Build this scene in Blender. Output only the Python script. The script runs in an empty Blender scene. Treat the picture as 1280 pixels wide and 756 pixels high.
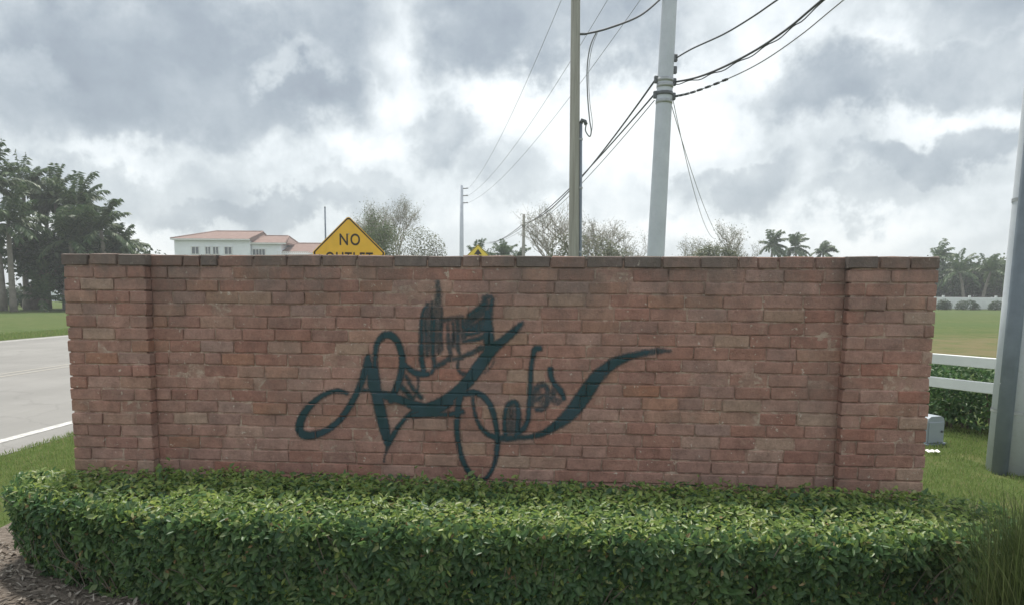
import bpy, math, random
import numpy as np
from mathutils import Vector, Matrix, noise as mnoise

random.seed(7)
RNG = np.random.default_rng(7)
scene = bpy.context.scene
COL = scene.collection
R = math.radians

# ------------------------------------------------------------------ camera
EYE = 1.57
FPX = 960.0                      # focal length in photograph pixels (1280 wide)
CX, CY = 640.0, 480.0            # principal point: the photograph is a crop of a 4:3 frame
cam_d = bpy.data.cameras.new('camera')
cam = bpy.data.objects.new('camera', cam_d)
COL.objects.link(cam)
scene.camera = cam
cam_d.sensor_width = 36.0
cam_d.lens = 36.0 * FPX / 1280.0
cam_d.shift_y = (CY - 378.0) / 1280.0
cam_d.clip_start = 0.05
cam_d.clip_end = 6000
ROT = Matrix.Rotation(R(90 - 6.83), 4, 'X') @ Matrix.Rotation(R(0.45), 4, 'Z')
cam.matrix_world = Matrix.Translation((0, 0, EYE)) @ ROT
ROT3 = ROT.to_3x3()

# ------------------------------------------------------------------ sky, sun, exposure
SUN_EL, SUN_AZ = 65.0, -14.0     # azimuth from +Y towards +X: behind the wall, a little left
scene.view_settings.view_transform = 'Standard'
scene.view_settings.look = 'None'
scene.view_settings.exposure = 0.58
scene.view_settings.gamma = 1.0
scene.cycles.max_bounces = 7
scene.cycles.diffuse_bounces = 4
scene.cycles.volume_bounces = 0

world = bpy.data.worlds.new('World')
scene.world = world
world.use_nodes = True
NT = world.node_tree
NT.nodes.clear()


def wnode(kind, **kw):
    n = NT.nodes.new(kind)
    for k, v in kw.items():
        setattr(n, k, v)
    return n


def wmath(op, a, b=None, c=None, clamp=False):
    n = NT.nodes.new('ShaderNodeMath')
    n.operation = op
    n.use_clamp = clamp
    for i, x in enumerate((a, b, c)):
        if x is None:
            continue
        if isinstance(x, (int, float)):
            n.inputs[i].default_value = x
        else:
            NT.links.new(x, n.inputs[i])
    return n.outputs[0]


def wvec(op, a, b=None):
    n = NT.nodes.new('ShaderNodeVectorMath')
    n.operation = op
    for i, x in enumerate((a, b)):
        if x is None:
            continue
        if isinstance(x, (tuple, list)):
            n.inputs[i].default_value = x
        else:
            NT.links.new(x, n.inputs[i])
    return n.outputs['Value'] if op in ('LENGTH', 'DOT_PRODUCT') else n.outputs['Vector']


def pix_dir(u, v):
    d = ROT3 @ Vector(((u - CX) / FPX, -(v - CY) / FPX, -1.0))
    return d


out = wnode('ShaderNodeOutputWorld')
bg = wnode('ShaderNodeBackground')
bg.inputs['Strength'].default_value = 0.1
NT.links.new(bg.outputs[0], out.inputs['Surface'])
sky = wnode('ShaderNodeTexSky')
sky.sky_type = 'NISHITA'
sky.sun_disc = False
sky.sun_elevation = R(SUN_EL)
sky.sun_rotation = R(SUN_AZ)
tc = wnode('ShaderNodeTexCoord')
DIR = tc.outputs['Generated']
sep = wnode('ShaderNodeSeparateXYZ')
NT.links.new(DIR, sep.inputs[0])
zc = wmath('ADD', wmath('MAXIMUM', sep.outputs['Z'], 0.0), 0.16)
comb = wnode('ShaderNodeCombineXYZ')
NT.links.new(wmath('DIVIDE', sep.outputs['X'], zc), comb.inputs[0])
NT.links.new(wmath('DIVIDE', sep.outputs['Y'], zc), comb.inputs[1])


def wnoise(vec, scale, detail, rough, dist=0.0, off=(0, 0, 0)):
    m = wvec('ADD', vec, off)
    n = wnode('ShaderNodeTexNoise')
    n.inputs['Scale'].default_value = scale
    n.inputs['Detail'].default_value = detail
    n.inputs['Roughness'].default_value = rough
    n.inputs['Distortion'].default_value = dist
    NT.links.new(m, n.inputs['Vector'])
    return n


PLANE = comb.outputs[0]
n_big = wnoise(PLANE, 0.75, 8, 0.55, 0.25, (3.1, 1.7, 0.4))
n_puff = wnoise(DIR, 9.0, 10, 0.56, 0.15, (1.0, 4.0, 2.0))
n_fine = wnoise(DIR, 26.0, 8, 0.6, 0.1, (5.0, 1.0, 3.0))
n_warp = wnoise(DIR, 6.0, 9, 0.60, 0.0, (7.0, 2.0, 5.0))
# the cloud deck: dark-bellied masses at their places in the sky, edges broken by the warp noise
warp = wvec('MULTIPLY', wvec('SUBTRACT', n_warp.outputs['Color'], (0.5, 0.5, 0.5)), (0.26, 0.26, 0.26))
DW = wvec('ADD', DIR, warp)


def cloud_mass(u, v, su, sv, hard=0.55):
    """soft ellipse in direction space (a cloud with its own place and size in the sky)"""
    c = pix_dir(u, v).normalized()
    right = Vector((c.y, -c.x, 0)).normalized()
    up = right.cross(c).normalized()
    d = wvec('SUBTRACT', DW, tuple(c))
    a = wmath('MULTIPLY', wvec('DOT_PRODUCT', d, tuple(right)), FPX / su)
    b = wmath('MULTIPLY', wvec('DOT_PRODUCT', d, tuple(up)), FPX / sv)
    r = wmath('SQRT', wmath('ADD', wmath('MULTIPLY', a, a), wmath('MULTIPLY', b, b)))
    front = wmath('GREATER_THAN', wvec('DOT_PRODUCT', DIR, tuple(c)), 0.2)
    mr = wnode('ShaderNodeMapRange')
    mr.interpolation_type = 'SMOOTHSTEP'
    mr.inputs['From Min'].default_value = 1.25
    mr.inputs['From Max'].default_value = hard
    NT.links.new(r, mr.inputs['Value'])
    return wmath('MULTIPLY', mr.outputs[0], front)


masses = [(215, 70, 175, 80, 0.95), (330, 110, 130, 55, 0.9), (430, 40, 100, 55, 0.6), (690, 30, 150, 62, 1.0), (1050, 105, 100, 48, 0.95),
          (1215, 75, 85, 50, 0.7), (585, 170, 50, 50, 0.6), (70, 215, 170, 34, 0.42), (330, 256, 150, 20, 0.62), (270, 225, 60, 30, 0.3),
          (1180, 200, 120, 24, 0.6), (900, 225, 80, 24, 0.55), (10, 95, 60, 50, 0.45), (1230, -20, 120, 40, 0.6), (880, 180, 60, 26, 0.3),
          (640, 235, 60, 30, 0.35), (450, 235, 60, 26, 0.4), (1090, 240, 90, 18, 0.35)]
lights = [(510, 75, 75, 65, 0.7), (815, 140, 110, 70, 0.9), (960, 70, 50, 60, 0.5), (470, 165, 140, 34, 0.7), (60, 80, 40, 22, 0.7), (375, 88, 32, 16, 0.9),
          (690, 140, 90, 40, 0.7), (860, 285, 300, 26, 0.8), (100, 285, 220, 22, 0.7), (1120, 30, 50, 40, 0.6), (1180, 150, 90, 26, 0.6), (160, 165, 90, 18, 0.5)]
dark = None
for (u, v, a, b, w) in masses:
    t = wmath('MULTIPLY', cloud_mass(u, v, a, b), w)
    dark = t if dark is None else wmath('MAXIMUM', dark, t)
lite = None
for (u, v, a, b, w) in lights:
    t = wmath('MULTIPLY', cloud_mass(u, v, a, b, 0.2), w)
    lite = t if lite is None else wmath('MAXIMUM', lite, t)
# density value: 0 = bright thin cloud, 1 = dark belly
dens = wmath('ADD', wmath('MULTIPLY', wmath('SUBTRACT', n_big.outputs['Fac'], 0.5), 0.45), 0.29)
dens = wmath('ADD', dens, wmath('MULTIPLY', wmath('SUBTRACT', n_puff.outputs['Fac'], 0.5), 0.95))
dens = wmath('ADD', dens, wmath('MULTIPLY', wmath('SUBTRACT', n_fine.outputs['Fac'], 0.5), 0.35))
dens = wmath('ADD', dens, wmath('MULTIPLY', dark, 0.48))
dens = wmath('SUBTRACT', dens, wmath('MULTIPLY', lite, 0.34))
ramp = wnode('ShaderNodeValToRGB')
cr = ramp.color_ramp
cr.elements[0].position = 0.05
cr.elements[0].color = (0.745, 0.77, 0.77, 1)
cr.elements[1].position = 1.0
cr.elements[1].color = (0.215, 0.250, 0.292, 1)
for p_, c_ in ((0.26, (0.60, 0.64, 0.66)), (0.40, (0.485, 0.526, 0.548)), (0.62, (0.345, 0.387, 0.422)), (0.80, (0.265, 0.306, 0.347))):
    e = cr.elements.new(p_)
    e.color = (*c_, 1)
NT.links.new(dens, ramp.inputs[0])
cl10 = wvec('MULTIPLY', ramp.outputs[0], (10.0, 10.0, 10.0))
mix = wnode('ShaderNodeMix', data_type='RGBA')
mix.inputs['Factor'].default_value = 0.94
NT.links.new(sky.outputs[0], mix.inputs['A'])
NT.links.new(cl10, mix.inputs['B'])
NT.links.new(mix.outputs['Result'], bg.inputs['Color'])

sun_d = bpy.data.lights.new('sun', 'SUN')
sun_d.energy = 3.3
sun_d.angle = R(8)
sun_d.color = (1.0, 0.95, 0.87)
sun = bpy.data.objects.new('sun', sun_d)
COL.objects.link(sun)
sv = Vector((math.sin(R(SUN_AZ)) * math.cos(R(SUN_EL)), math.cos(R(SUN_AZ)) * math.cos(R(SUN_EL)), math.sin(R(SUN_EL))))
sun.rotation_euler = sv.to_track_quat('Z', 'Y').to_euler()
sun.location = sv * 50


# ------------------------------------------------------------------ pixel -> place helpers
def at_depth(u, v, d):
    """point on the pixel's ray at horizontal distance y = d"""
    r = pix_dir(u, v)
    return Vector((0, 0, EYE)) + r * (d / r.y)


def on_z(u, v, z=0.0):
    r = pix_dir(u, v)
    return Vector((0, 0, EYE)) + r * ((z - EYE) / r.z)


# ------------------------------------------------------------------ materials
MATS = {}


class NB:
    def __init__(self, name):
        m = bpy.data.materials.new(name)
        m.use_nodes = True
        self.m = m
        self.t = m.node_tree
        self.b = self.t.nodes['Principled BSDF']
        self.out = self.t.nodes['Material Output']
        MATS[name] = m

    def n(self, kind, **kw):
        n = self.t.nodes.new(kind)
        for k, v in kw.items():
            setattr(n, k, v)
        return n

    def l(self, a, b):
        self.t.links.new(a, b)

    def noise(self, scale, detail=4, rough=0.55, vec=None, dist=0.0):
        n = self.n('ShaderNodeTexNoise')
        n.inputs['Scale'].default_value = scale
        n.inputs['Detail'].default_value = detail
        n.inputs['Roughness'].default_value = rough
        n.inputs['Distortion'].default_value = dist
        if vec is None:
            vec = self.pos()
        self.l(vec, n.inputs['Vector'])
        return n.outputs['Fac']

    def pos(self):
        if not hasattr(self, '_g'):
            self._g = self.n('ShaderNodeNewGeometry')
        return self._g.outputs['Position']

    def island(self):
        self.pos()
        return self._g.outputs['Random Per Island']

    def ramp(self, fac, stops):
        r = self.n('ShaderNodeValToRGB')
        c = r.color_ramp
        while len(c.elements) > 1:
            c.elements.remove(c.elements[-1])
        c.elements[0].position = stops[0][0]
        c.elements[0].color = (*stops[0][1], 1) if len(stops[0][1]) == 3 else stops[0][1]
        for p, col in stops[1:]:
            e = c.elements.new(p)
            e.color = (*col, 1)
        self.l(fac, r.inputs[0])
        return r.outputs[0]

    def mr(self, x, a, b, c=0.0, d=1.0):
        r = self.n('ShaderNodeMapRange')
        r.inputs[1].default_value = a
        r.inputs[2].default_value = b
        r.inputs[3].default_value = c
        r.inputs[4].default_value = d
        self.l(x, r.inputs[0])
        return r.outputs[0]

    def math(self, op, a, b=None, clamp=False):
        n = self.n('ShaderNodeMath', operation=op, use_clamp=clamp)
        for i, x in enumerate((a, b)):
            if x is None:
                continue
            if isinstance(x, (int, float)):
                n.inputs[i].default_value = x
            else:
                self.l(x, n.inputs[i])
        return n.outputs[0]

    def mix(self, f, a, b, mode='MIX'):
        n = self.n('ShaderNodeMix', data_type='RGBA', blend_type=mode)
        for nm, x in (('Factor', f), ('A', a), ('B', b)):
            s = n.inputs[nm]
            if nm == 'Factor':
                s = n.inputs[0]
            elif nm == 'A':
                s = n.inputs[6]
            else:
                s = n.inputs[7]
            if isinstance(x, (int, float)):
                s.default_value = x
            elif isinstance(x, tuple):
                s.default_value = (*x, 1) if len(x) == 3 else x
            else:
                self.l(x, s)
        return n.outputs[2]

    def bump(self, h, strength=0.4, dist=0.01):
        b = self.n('ShaderNodeBump')
        b.inputs['Strength'].default_value = strength
        b.inputs['Distance'].default_value = dist
        self.l(h, b.inputs['Height'])
        self.l(b.outputs[0], self.b.inputs['Normal'])

    def color(self, c):
        if isinstance(c, tuple):
            self.b.inputs['Base Color'].default_value = (*c, 1)
        else:
            self.l(c, self.b.inputs['Base Color'])

    def rough(self, r):
        self.b.inputs['Roughness'].default_value = r

    def spec(self, s):
        self.b.inputs['Specular IOR Level'].default_value = s


def simple(name, col, rough=0.8, var=0.18, scale=6.0, bump=0.15, bscale=60.0, metallic=0.0, spec=0.4):
    m = NB(name)
    n1 = m.noise(scale, 5, 0.6)
    f = m.mr(n1, 0.3, 0.7, 1 - var, 1 + var)
    k = m.n('ShaderNodeVectorMath', operation='SCALE')
    k.inputs[0].default_value = col
    m.l(f, k.inputs['Scale'])
    m.color(k.outputs[0])
    m.rough(rough)
    m.spec(spec)
    m.b.inputs['Metallic'].default_value = metallic
    if bump:
        m.bump(m.noise(bscale, 4), bump, 0.01)
    return m.m


def leaf_mat(name, stops, rough=0.5, trans=0.35, spec=0.35, patch=None):
    """foliage: colour differs leaf by leaf, light passes through"""
    m = NB(name)
    col = m.ramp(m.island(), stops)
    if patch:
        pf = m.mr(m.noise(patch[0], 3), 0.42, 0.62)
        col = m.mix(pf, col, m.mix(0.5, col, patch[1]))
    m.color(col)
    m.rough(rough)
    m.spec(spec)
    tr = m.n('ShaderNodeBsdfTranslucent')
    m.l(col, tr.inputs['Color'])
    mx = m.n('ShaderNodeMixShader')
    mx.inputs[0].default_value = trans
    m.l(m.b.outputs[0], mx.inputs[1])
    m.l(tr.outputs[0], mx.inputs[2])
    m.l(mx.outputs[0], m.out.inputs['Surface'])
    return m.m


# ------------------------------------------------------------------ mesh helpers
def link(o, parent=None):
    COL.objects.link(o)
    if parent is not None:
        o.parent = parent
    return o


def mesh_np(name, verts, faces, smooth=False):
    """faces: (M,k) int array of one polygon size"""
    me = bpy.data.meshes.new(name)
    verts = np.asarray(verts, dtype=np.float32)
    faces = np.asarray(faces, dtype=np.int32)
    k = faces.shape[1]
    me.vertices.add(len(verts))
    me.vertices.foreach_set('co', verts.ravel())
    me.loops.add(faces.size)
    me.loops.foreach_set('vertex_index', faces.ravel())
    me.polygons.add(len(faces))
    me.polygons.foreach_set('loop_start', np.arange(0, faces.size, k, dtype=np.int32))
    me.update(calc_edges=True)
    me.validate()
    if smooth:
        me.polygons.foreach_set('use_smooth', np.ones(len(faces), dtype=bool))
    return me


class MB:
    """collects simple shapes for ONE part"""

    def __init__(self):
        self.v = []
        self.f = []
        self.sm = []

    def add(self, vs, fs, smooth=False):
        o = len(self.v)
        self.v += [tuple(x) for x in vs]
        self.f += [tuple(i + o for i in f) for f in fs]
        self.sm += [smooth] * len(fs)
        return self

    def box(self, c, size, rz=0.0, ch=0.0):
        x, y, z = (s / 2 for s in size)
        c = Vector(c)
        M = Matrix.Rotation(rz, 3, 'Z')
        if ch <= 0:
            vs = [M @ Vector(p) + c for p in ((-x, -y, -z), (x, -y, -z), (x, y, -z), (-x, y, -z), (-x, -y, z), (x, -y, z), (x, y, z), (-x, y, z))]
            fs = [(0, 3, 2, 1), (4, 5, 6, 7), (0, 1, 5, 4), (1, 2, 6, 5), (2, 3, 7, 6), (3, 0, 4, 7)]
            return self.add(vs, fs)
        vs, fs = chamfer_box(x, y, z, ch)
        return self.add([M @ Vector(p) + c for p in vs], fs)

    def tube(self, path, radii, n=8, cap=True, smooth=True):
        path = [Vector(p) for p in path]
        if isinstance(radii, (int, float)):
            radii = [radii] * len(path)
        vs, fs = [], []
        ref = Vector((0.31, 0.94, 0.13))
        for i, p in enumerate(path):
            a = path[max(0, i - 1)]
            b = path[min(len(path) - 1, i + 1)]
            t = (b - a)
            if t.length < 1e-9:
                t = Vector((0, 0, 1))
            t.normalize()
            s = t.cross(ref)
            if s.length < 0.05:
                s = t.cross(Vector((1, 0, 0)))
            s.normalize()
            w = s.cross(t)
            for k in range(n):
                an = 2 * math.pi * k / n
                vs.append(p + (s * math.cos(an) + w * math.sin(an)) * radii[i])
        for i in range(len(path) - 1):
            for k in range(n):
                k2 = (k + 1) % n
                fs.append((i * n + k, (i + 1) * n + k, (i + 1) * n + k2, i * n + k2))
        if cap:
            fs.append(tuple(range(n)))
            fs.append(tuple(reversed(range((len(path) - 1) * n, len(path) * n))))
        return self.add(vs, fs, smooth)

    def prism(self, pts, y0, y1):
        """polygon pts in (x,z) extruded along y"""
        n = len(pts)
        vs = [(p[0], y0, p[1]) for p in pts] + [(p[0], y1, p[1]) for p in pts]
        fs = [tuple(range(n)), tuple(reversed(range(n, 2 * n)))]
        fs += [(i, n + i, n + (i + 1) % n, (i + 1) % n) for i in range(n)]
        return self.add(vs, fs)

    def mesh(self, name):
        me = bpy.data.meshes.new(name)
        me.from_pydata([tuple(x) for x in self.v], [], self.f)
        me.polygons.foreach_set('use_smooth', self.sm)
        me.update()
        return me

    def build(self, name, mat, parent=None, loc=None):
        me = self.mesh(name)
        me.materials.append(MATS[mat])
        o = bpy.data.objects.new(name, me)
        if loc is not None:
            o.location = loc
        return link(o, parent)


def chamfer_box(x, y, z, c, jit=0.0, rnd=None):
    """box with cut edges: 24 verts, 26 faces"""
    vs, idx = [], {}
    for sx in (-1, 1):
        for sy in (-1, 1):
            for sz in (-1, 1):
                for ax in range(3):
                    p = [sx * x, sy * y, sz * z]
                    for k in range(3):
                        if k != ax:
                            p[k] -= (sx, sy, sz)[k] * c
                    idx[(sx, sy, sz, ax)] = len(vs)
                    if rnd:
                        p = [q + rnd.uniform(-jit, jit) for q in p]
                    vs.append(Vector(p))
    fs = []

    def quad(a, b, c_, d, nrm):
        n = (vs[b] - vs[a]).cross(vs[c_] - vs[a])
        fs.append((a, b, c_, d) if n.dot(nrm) > 0 else (d, c_, b, a))

    for ax in range(3):
        o1, o2 = [k for k in range(3) if k != ax]
        for s in (-1, 1):
            ids = []
            for (p, q) in ((-1, -1), (1, -1), (1, 1), (-1, 1)):
                t = [0, 0, 0]
                t[ax], t[o1], t[o2] = s, p, q
                ids.append(idx[(*t, ax)])
            nv = Vector((0, 0, 0))
            nv[ax] = s
            quad(*ids, nv)
        for p in (-1, 1):
            for q in (-1, 1):
                ids = []
                for s, a in ((-1, o1), (1, o1), (1, o2), (-1, o2)):
                    t = [0, 0, 0]
                    t[ax], t[o1], t[o2] = s, p, q
                    ids.append(idx[(*t, a)])
                nv = Vector((0, 0, 0))
                nv[o1], nv[o2] = p, q
                quad(*ids, nv)
    for sx in (-1, 1):
        for sy in (-1, 1):
            for sz in (-1, 1):
                a, b, c_ = (idx[(sx, sy, sz, k)] for k in range(3))
                n = (vs[b] - vs[a]).cross(vs[c_] - vs[a])
                fs.append((a, b, c_) if n.dot(Vector((sx, sy, sz))) > 0 else (c_, b, a))
    return vs, fs


def thing(name, label, cat, loc=(0, 0, 0), group=None, rz=0.0):
    o = bpy.data.objects.new(name, None)
    o.location = loc
    o.rotation_euler = (0, 0, rz)
    o.empty_display_size = 0.2
    o['label'] = label
    o['category'] = cat
    if group:
        o['group'] = group
    return link(o)


def tag(o, label=None, cat=None, group=None, kind=None):
    for k, v in (('label', label), ('category', cat), ('group', group), ('kind', kind)):
        if v:
            o[k] = v
    return o


def unit(a):
    return a / np.maximum(np.linalg.norm(a, axis=1, keepdims=True), 1e-9)


def leaf_mesh(name, P, N, length, width, rng, fold=0.25, droop=0.0, six=True, along=None):
    """one little blade per point: P (n,3), N (n,3) facing; length/width arrays or floats"""
    n = len(P)
    N = unit(N)
    rnd = unit(rng.normal(size=(n, 3)))
    T = np.cross(N, rnd) if along is None else along - N * np.sum(along * N, axis=1, keepdims=True)
    T = unit(T)
    S = np.cross(N, T)
    L = (np.ones(n) * length if np.isscalar(length) else length)[:, None]
    W = (np.ones(n) * width if np.isscalar(width) else width)[:, None]
    down = np.array([[0, 0, -1.0]]) * droop
    base = P
    tip = P + T * L + down * L
    up = N * W * fold
    if six:
        l1 = P + T * L * 0.30 + S * W * 0.46 + up + down * L * 0.1
        l2 = P + T * L * 0.68 + S * W * 0.36 + up + down * L * 0.5
        r1 = P + T * L * 0.30 - S * W * 0.46 + up + down * L * 0.1
        r2 = P + T * L * 0.68 - S * W * 0.36 + up + down * L * 0.5
        V = np.stack([base, l1, l2, tip, r2, r1], axis=1).reshape(-1, 3)
        b = np.arange(n)[:, None] * 6
        F = np.concatenate([b + np.array([[0, 3, 2, 1]]), b + np.array([[0, 5, 4, 3]])], axis=0)
    else:
        l1 = P + T * L * 0.45 + S * W * 0.5 + up
        r1 = P + T * L * 0.45 - S * W * 0.5 + up
        V = np.stack([base, l1, tip, r1], axis=1).reshape(-1, 3)
        b = np.arange(n)[:, None] * 4
        F = b + np.array([[0, 3, 2, 1]])
    return mesh_np(name, V, F)


def obj_me(name, me, mat, parent=None):
    me.materials.append(MATS[mat])
    return link(bpy.data.objects.new(name, me), parent)


# ================================================================== MATERIAL LIBRARY
# --- ground
g = NB('lawn')
nb = g.noise(0.35, 5, 0.6)
nf = g.noise(9.0, 6, 0.7)
base = g.ramp(nb, [(0.3, (0.086, 0.125, 0.037)), (0.55, (0.114, 0.150, 0.048)), (0.75, (0.16, 0.165, 0.067))])
base = g.mix(g.mr(nf, 0.35, 0.7), base, (0.085, 0.125, 0.036))
base = g.mix(g.mr(g.noise(1.7, 6, 0.7), 0.52, 0.66, 0, 0.7), base, (0.20, 0.19, 0.09))
base = g.mix(g.mr(g.noise(0.11, 4, 0.6), 0.45, 0.62, 0, 0.5), base, (0.085, 0.14, 0.045))
sp = g.n('ShaderNodeSeparateXYZ')
g.l(g.pos(), sp.inputs[0])
# dried-out strip of the field on the right, ragged outline
px = g.math('MULTIPLY', g.mr(sp.outputs[0], 7.0, 11.0), g.mr(sp.outputs[1], 17.0, 20.5))
px = g.math('MULTIPLY', px, g.mr(sp.outputs[1], 33.0, 27.0))
px = g.math('MULTIPLY', px, g.mr(g.noise(0.8, 5, 0.7), 0.34, 0.56))
base = g.mix(g.math('MULTIPLY', px, 0.8), base, (0.22, 0.175, 0.10))
base = g.mix(1.0, base, (0.78, 0.78, 0.74), 'MULTIPLY')
g.color(base)
g.rough(0.95)
g.spec(0.1)
g.bump(nf, 0.7, 0.06)

m = NB('asphalt')
c = m.ramp(m.noise(0.5, 6, 0.65), [(0.3, (0.20, 0.195, 0.185)), (0.7, (0.275, 0.268, 0.255))])
vm = m.n('ShaderNodeVectorMath', operation='MULTIPLY')
vm.inputs[1].default_value = (1.3, 0.05, 1.0)
m.l(m.pos(), vm.inputs[0])
c = m.mix(m.mr(m.noise(1.0, 4, 0.6, vm.outputs[0]), 0.45, 0.62, 0, 0.5), c, (0.20, 0.195, 0.185))   # wheel tracks
cv = m.n('ShaderNodeTexVoronoi', feature='DISTANCE_TO_EDGE')
cv.inputs['Scale'].default_value = 0.35
wv_ = m.n('ShaderNodeVectorMath', operation='ADD')
m.l(m.pos(), wv_.inputs[0])
nz_ = m.n('ShaderNodeTexNoise')
nz_.inputs['Scale'].default_value = 1.2
nz_.inputs['Detail'].default_value = 6
m.l(m.pos(), nz_.inputs['Vector'])
m.l(nz_.outputs['Color'], wv_.inputs[1])
m.l(wv_.outputs[0], cv.inputs['Vector'])
c = m.mix(m.mr(cv.outputs['Distance'], 0.010, 0.003, 0, 0.28), c, (0.13, 0.125, 0.12))           # cracks
c = m.mix(m.mr(m.noise(120.0, 2), 0.4, 0.65, 0, 0.35), c, (0.2, 0.195, 0.185))
m.color(c)
m.rough(0.85)
m.spec(0.3)
m.bump(m.noise(140.0, 3), 0.4, 0.004)
m = NB('line_white')
m.color(m.mix(m.mr(m.noise(14.0, 6, 0.75), 0.45, 0.62), (0.52, 0.515, 0.5), (0.33, 0.325, 0.31)))
m.rough(0.7)
m = NB('line_yellow')
m.color(m.mix(m.mr(m.noise(10.0, 6, 0.75), 0.4, 0.62), (0.31, 0.285, 0.235), (0.275, 0.265, 0.25)))
m.rough(0.7)
m = NB('mulch')
c = m.ramp(m.noise(22.0, 6, 0.7), [(0.3, (0.10, 0.085, 0.07)), (0.55, (0.19, 0.16, 0.135)), (0.75, (0.28, 0.25, 0.22))])
m.color(c)
m.rough(0.95)
m.spec(0.1)
m.bump(m.noise(45.0, 5), 1.0, 0.03)
m = NB('mulch_chip')
m.color(m.ramp(m.island(), [(0.0, (0.10, 0.08, 0.065)), (0.5, (0.22, 0.185, 0.15)), (1.0, (0.36, 0.33, 0.29))]))
m.rough(0.9)

# --- bricks
BRICK_COL = [(0.40, 0.235, 0.200), (0.41, 0.245, 0.208), (0.38, 0.220, 0.190), (0.415, 0.262, 0.216),
             (0.395, 0.212, 0.176), (0.36, 0.228, 0.202), (0.43, 0.298, 0.243), (0.40, 0.236, 0.200), (0.42, 0.238, 0.182)]
WALL_TOP = at_depth(620, 319, 4.43).z


def brick_mat(name, col, mortar=False, coping=False):
    m = NB(name)
    # fired face: broad mottling inside each brick
    n1 = m.math('ADD', m.math('MULTIPLY', m.noise(13.0, 5, 0.65), 0.62), m.math('MULTIPLY', m.noise(75.0, 4, 0.7), 0.38))
    f = m.mr(n1, 0.34, 0.68, 0.66, 1.26)
    k = m.n('ShaderNodeVectorMath', operation='SCALE')
    k.inputs[0].default_value = col
    m.l(f, k.inputs['Scale'])
    c = k.outputs[0]
    if not mortar:
        # each brick keeps a slight shade of its own
        oi = m.n('ShaderNodeObjectInfo')
        hs = m.n('ShaderNodeHueSaturation')
        m.l(m.mr(oi.outputs['Random'], 0, 1, 0.90, 1.08), hs.inputs['Value'])
        m.l(m.mr(oi.outputs['Random'], 0, 1, 1.1, 0.85), hs.inputs['Saturation'])
        m.l(c, hs.inputs['Color'])
        c = hs.outputs['Color']
    # smeared pale mortar and lime bloom
    bl = m.mr(m.noise(16.0, 5, 0.7, dist=0.8), 0.48 if mortar else 0.58, 0.62 if mortar else 0.72)
    c = m.mix(m.math('MULTIPLY', bl, 0.7 if mortar else 0.42), c, (0.58, 0.49, 0.42) if mortar else (0.52, 0.40, 0.33))
    fl = m.mr(m.noise(30.0, 4, 0.65), 0.655, 0.695)
    c = m.mix(m.math('MULTIPLY', fl, 0.7), c, (0.68, 0.64, 0.58))
    # dark algae film washed down from the coping, ragged
    s = m.n('ShaderNodeSeparateXYZ')
    m.l(m.pos(), s.inputs[0])
    vm = m.n('ShaderNodeVectorMath', operation='MULTIPLY')
    vm.inputs[1].default_value = (1.0, 1.0, 0.30)
    m.l(m.pos(), vm.inputs[0])
    streak = m.noise(5.0, 6, 0.68, vm.outputs[0])
    h = m.mr(s.outputs[2], WALL_TOP - 0.62, WALL_TOP + 0.02)
    top = m.math('MULTIPLY', m.math('POWER', h, 1.4), m.mr(streak, 0.34, 0.60))
    c = m.mix(m.math('MULTIPLY', top, 0.80 if coping else 0.74), c, (0.135, 0.13, 0.127))
    gl = m.mr(m.noise(2.6, 7, 0.7), 0.46, 0.70)
    c = m.mix(m.math('MULTIPLY', gl, 0.5), c, (0.20, 0.165, 0.152))
    c = m.mix(1.0, c, (0.94, 0.90, 0.84), 'MULTIPLY')          # browner clay body
    m.color(c)
    m.rough(0.92)
    m.spec(0.2)
    h1 = m.noise(38.0, 5, 0.65)
    h2 = m.noise(170.0, 3, 0.6)
    m.bump(m.math('ADD', h1, m.math('MULTIPLY', h2, 0.6)), 0.95, 0.007)
    return m.m


for i, c in enumerate(BRICK_COL):
    brick_mat('brick_%d' % i, c)
brick_mat('coping_dark', (0.20, 0.165, 0.16), coping=True)
brick_mat('coping_mid', (0.29, 0.20, 0.178), coping=True)
brick_mat('mortar', (0.405, 0.268, 0.228), mortar=True)

# --- sprayed paint: coverage attribute gives opaque core and dusty edge
m = NB('spray_paint')
m.color(m.mix(m.mr(m.noise(6.0, 4), 0.35, 0.65), (0.020, 0.055, 0.060), (0.034, 0.070, 0.086)))
m.rough(0.62)
m.spec(0.25)
at = m.n('ShaderNodeAttribute')
at.attribute_name = 'cover'
nn = m.mr(m.noise(70.0, 4, 0.7), 0.25, 0.75, -0.38, 0.38)
a = m.math('ADD', at.outputs['Fac'], m.math('MULTIPLY', nn, m.mr(at.outputs['Fac'], 0.0, 1.0, 1.0, 0.35)))
a = m.mr(a, 0.16, 0.92)
a = m.math('MULTIPLY', a, m.mr(m.noise(8.0, 5, 0.7), 0.3, 0.6, 0.86, 0.99))
tr = m.n('ShaderNodeBsdfTransparent')
mx = m.n('ShaderNodeMixShader')
m.l(a, mx.inputs[0])
m.l(tr.outputs[0], mx.inputs[1])
m.l(m.b.outputs[0], mx.inputs[2])
m.l(mx.outputs[0], m.out.inputs['Surface'])

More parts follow.
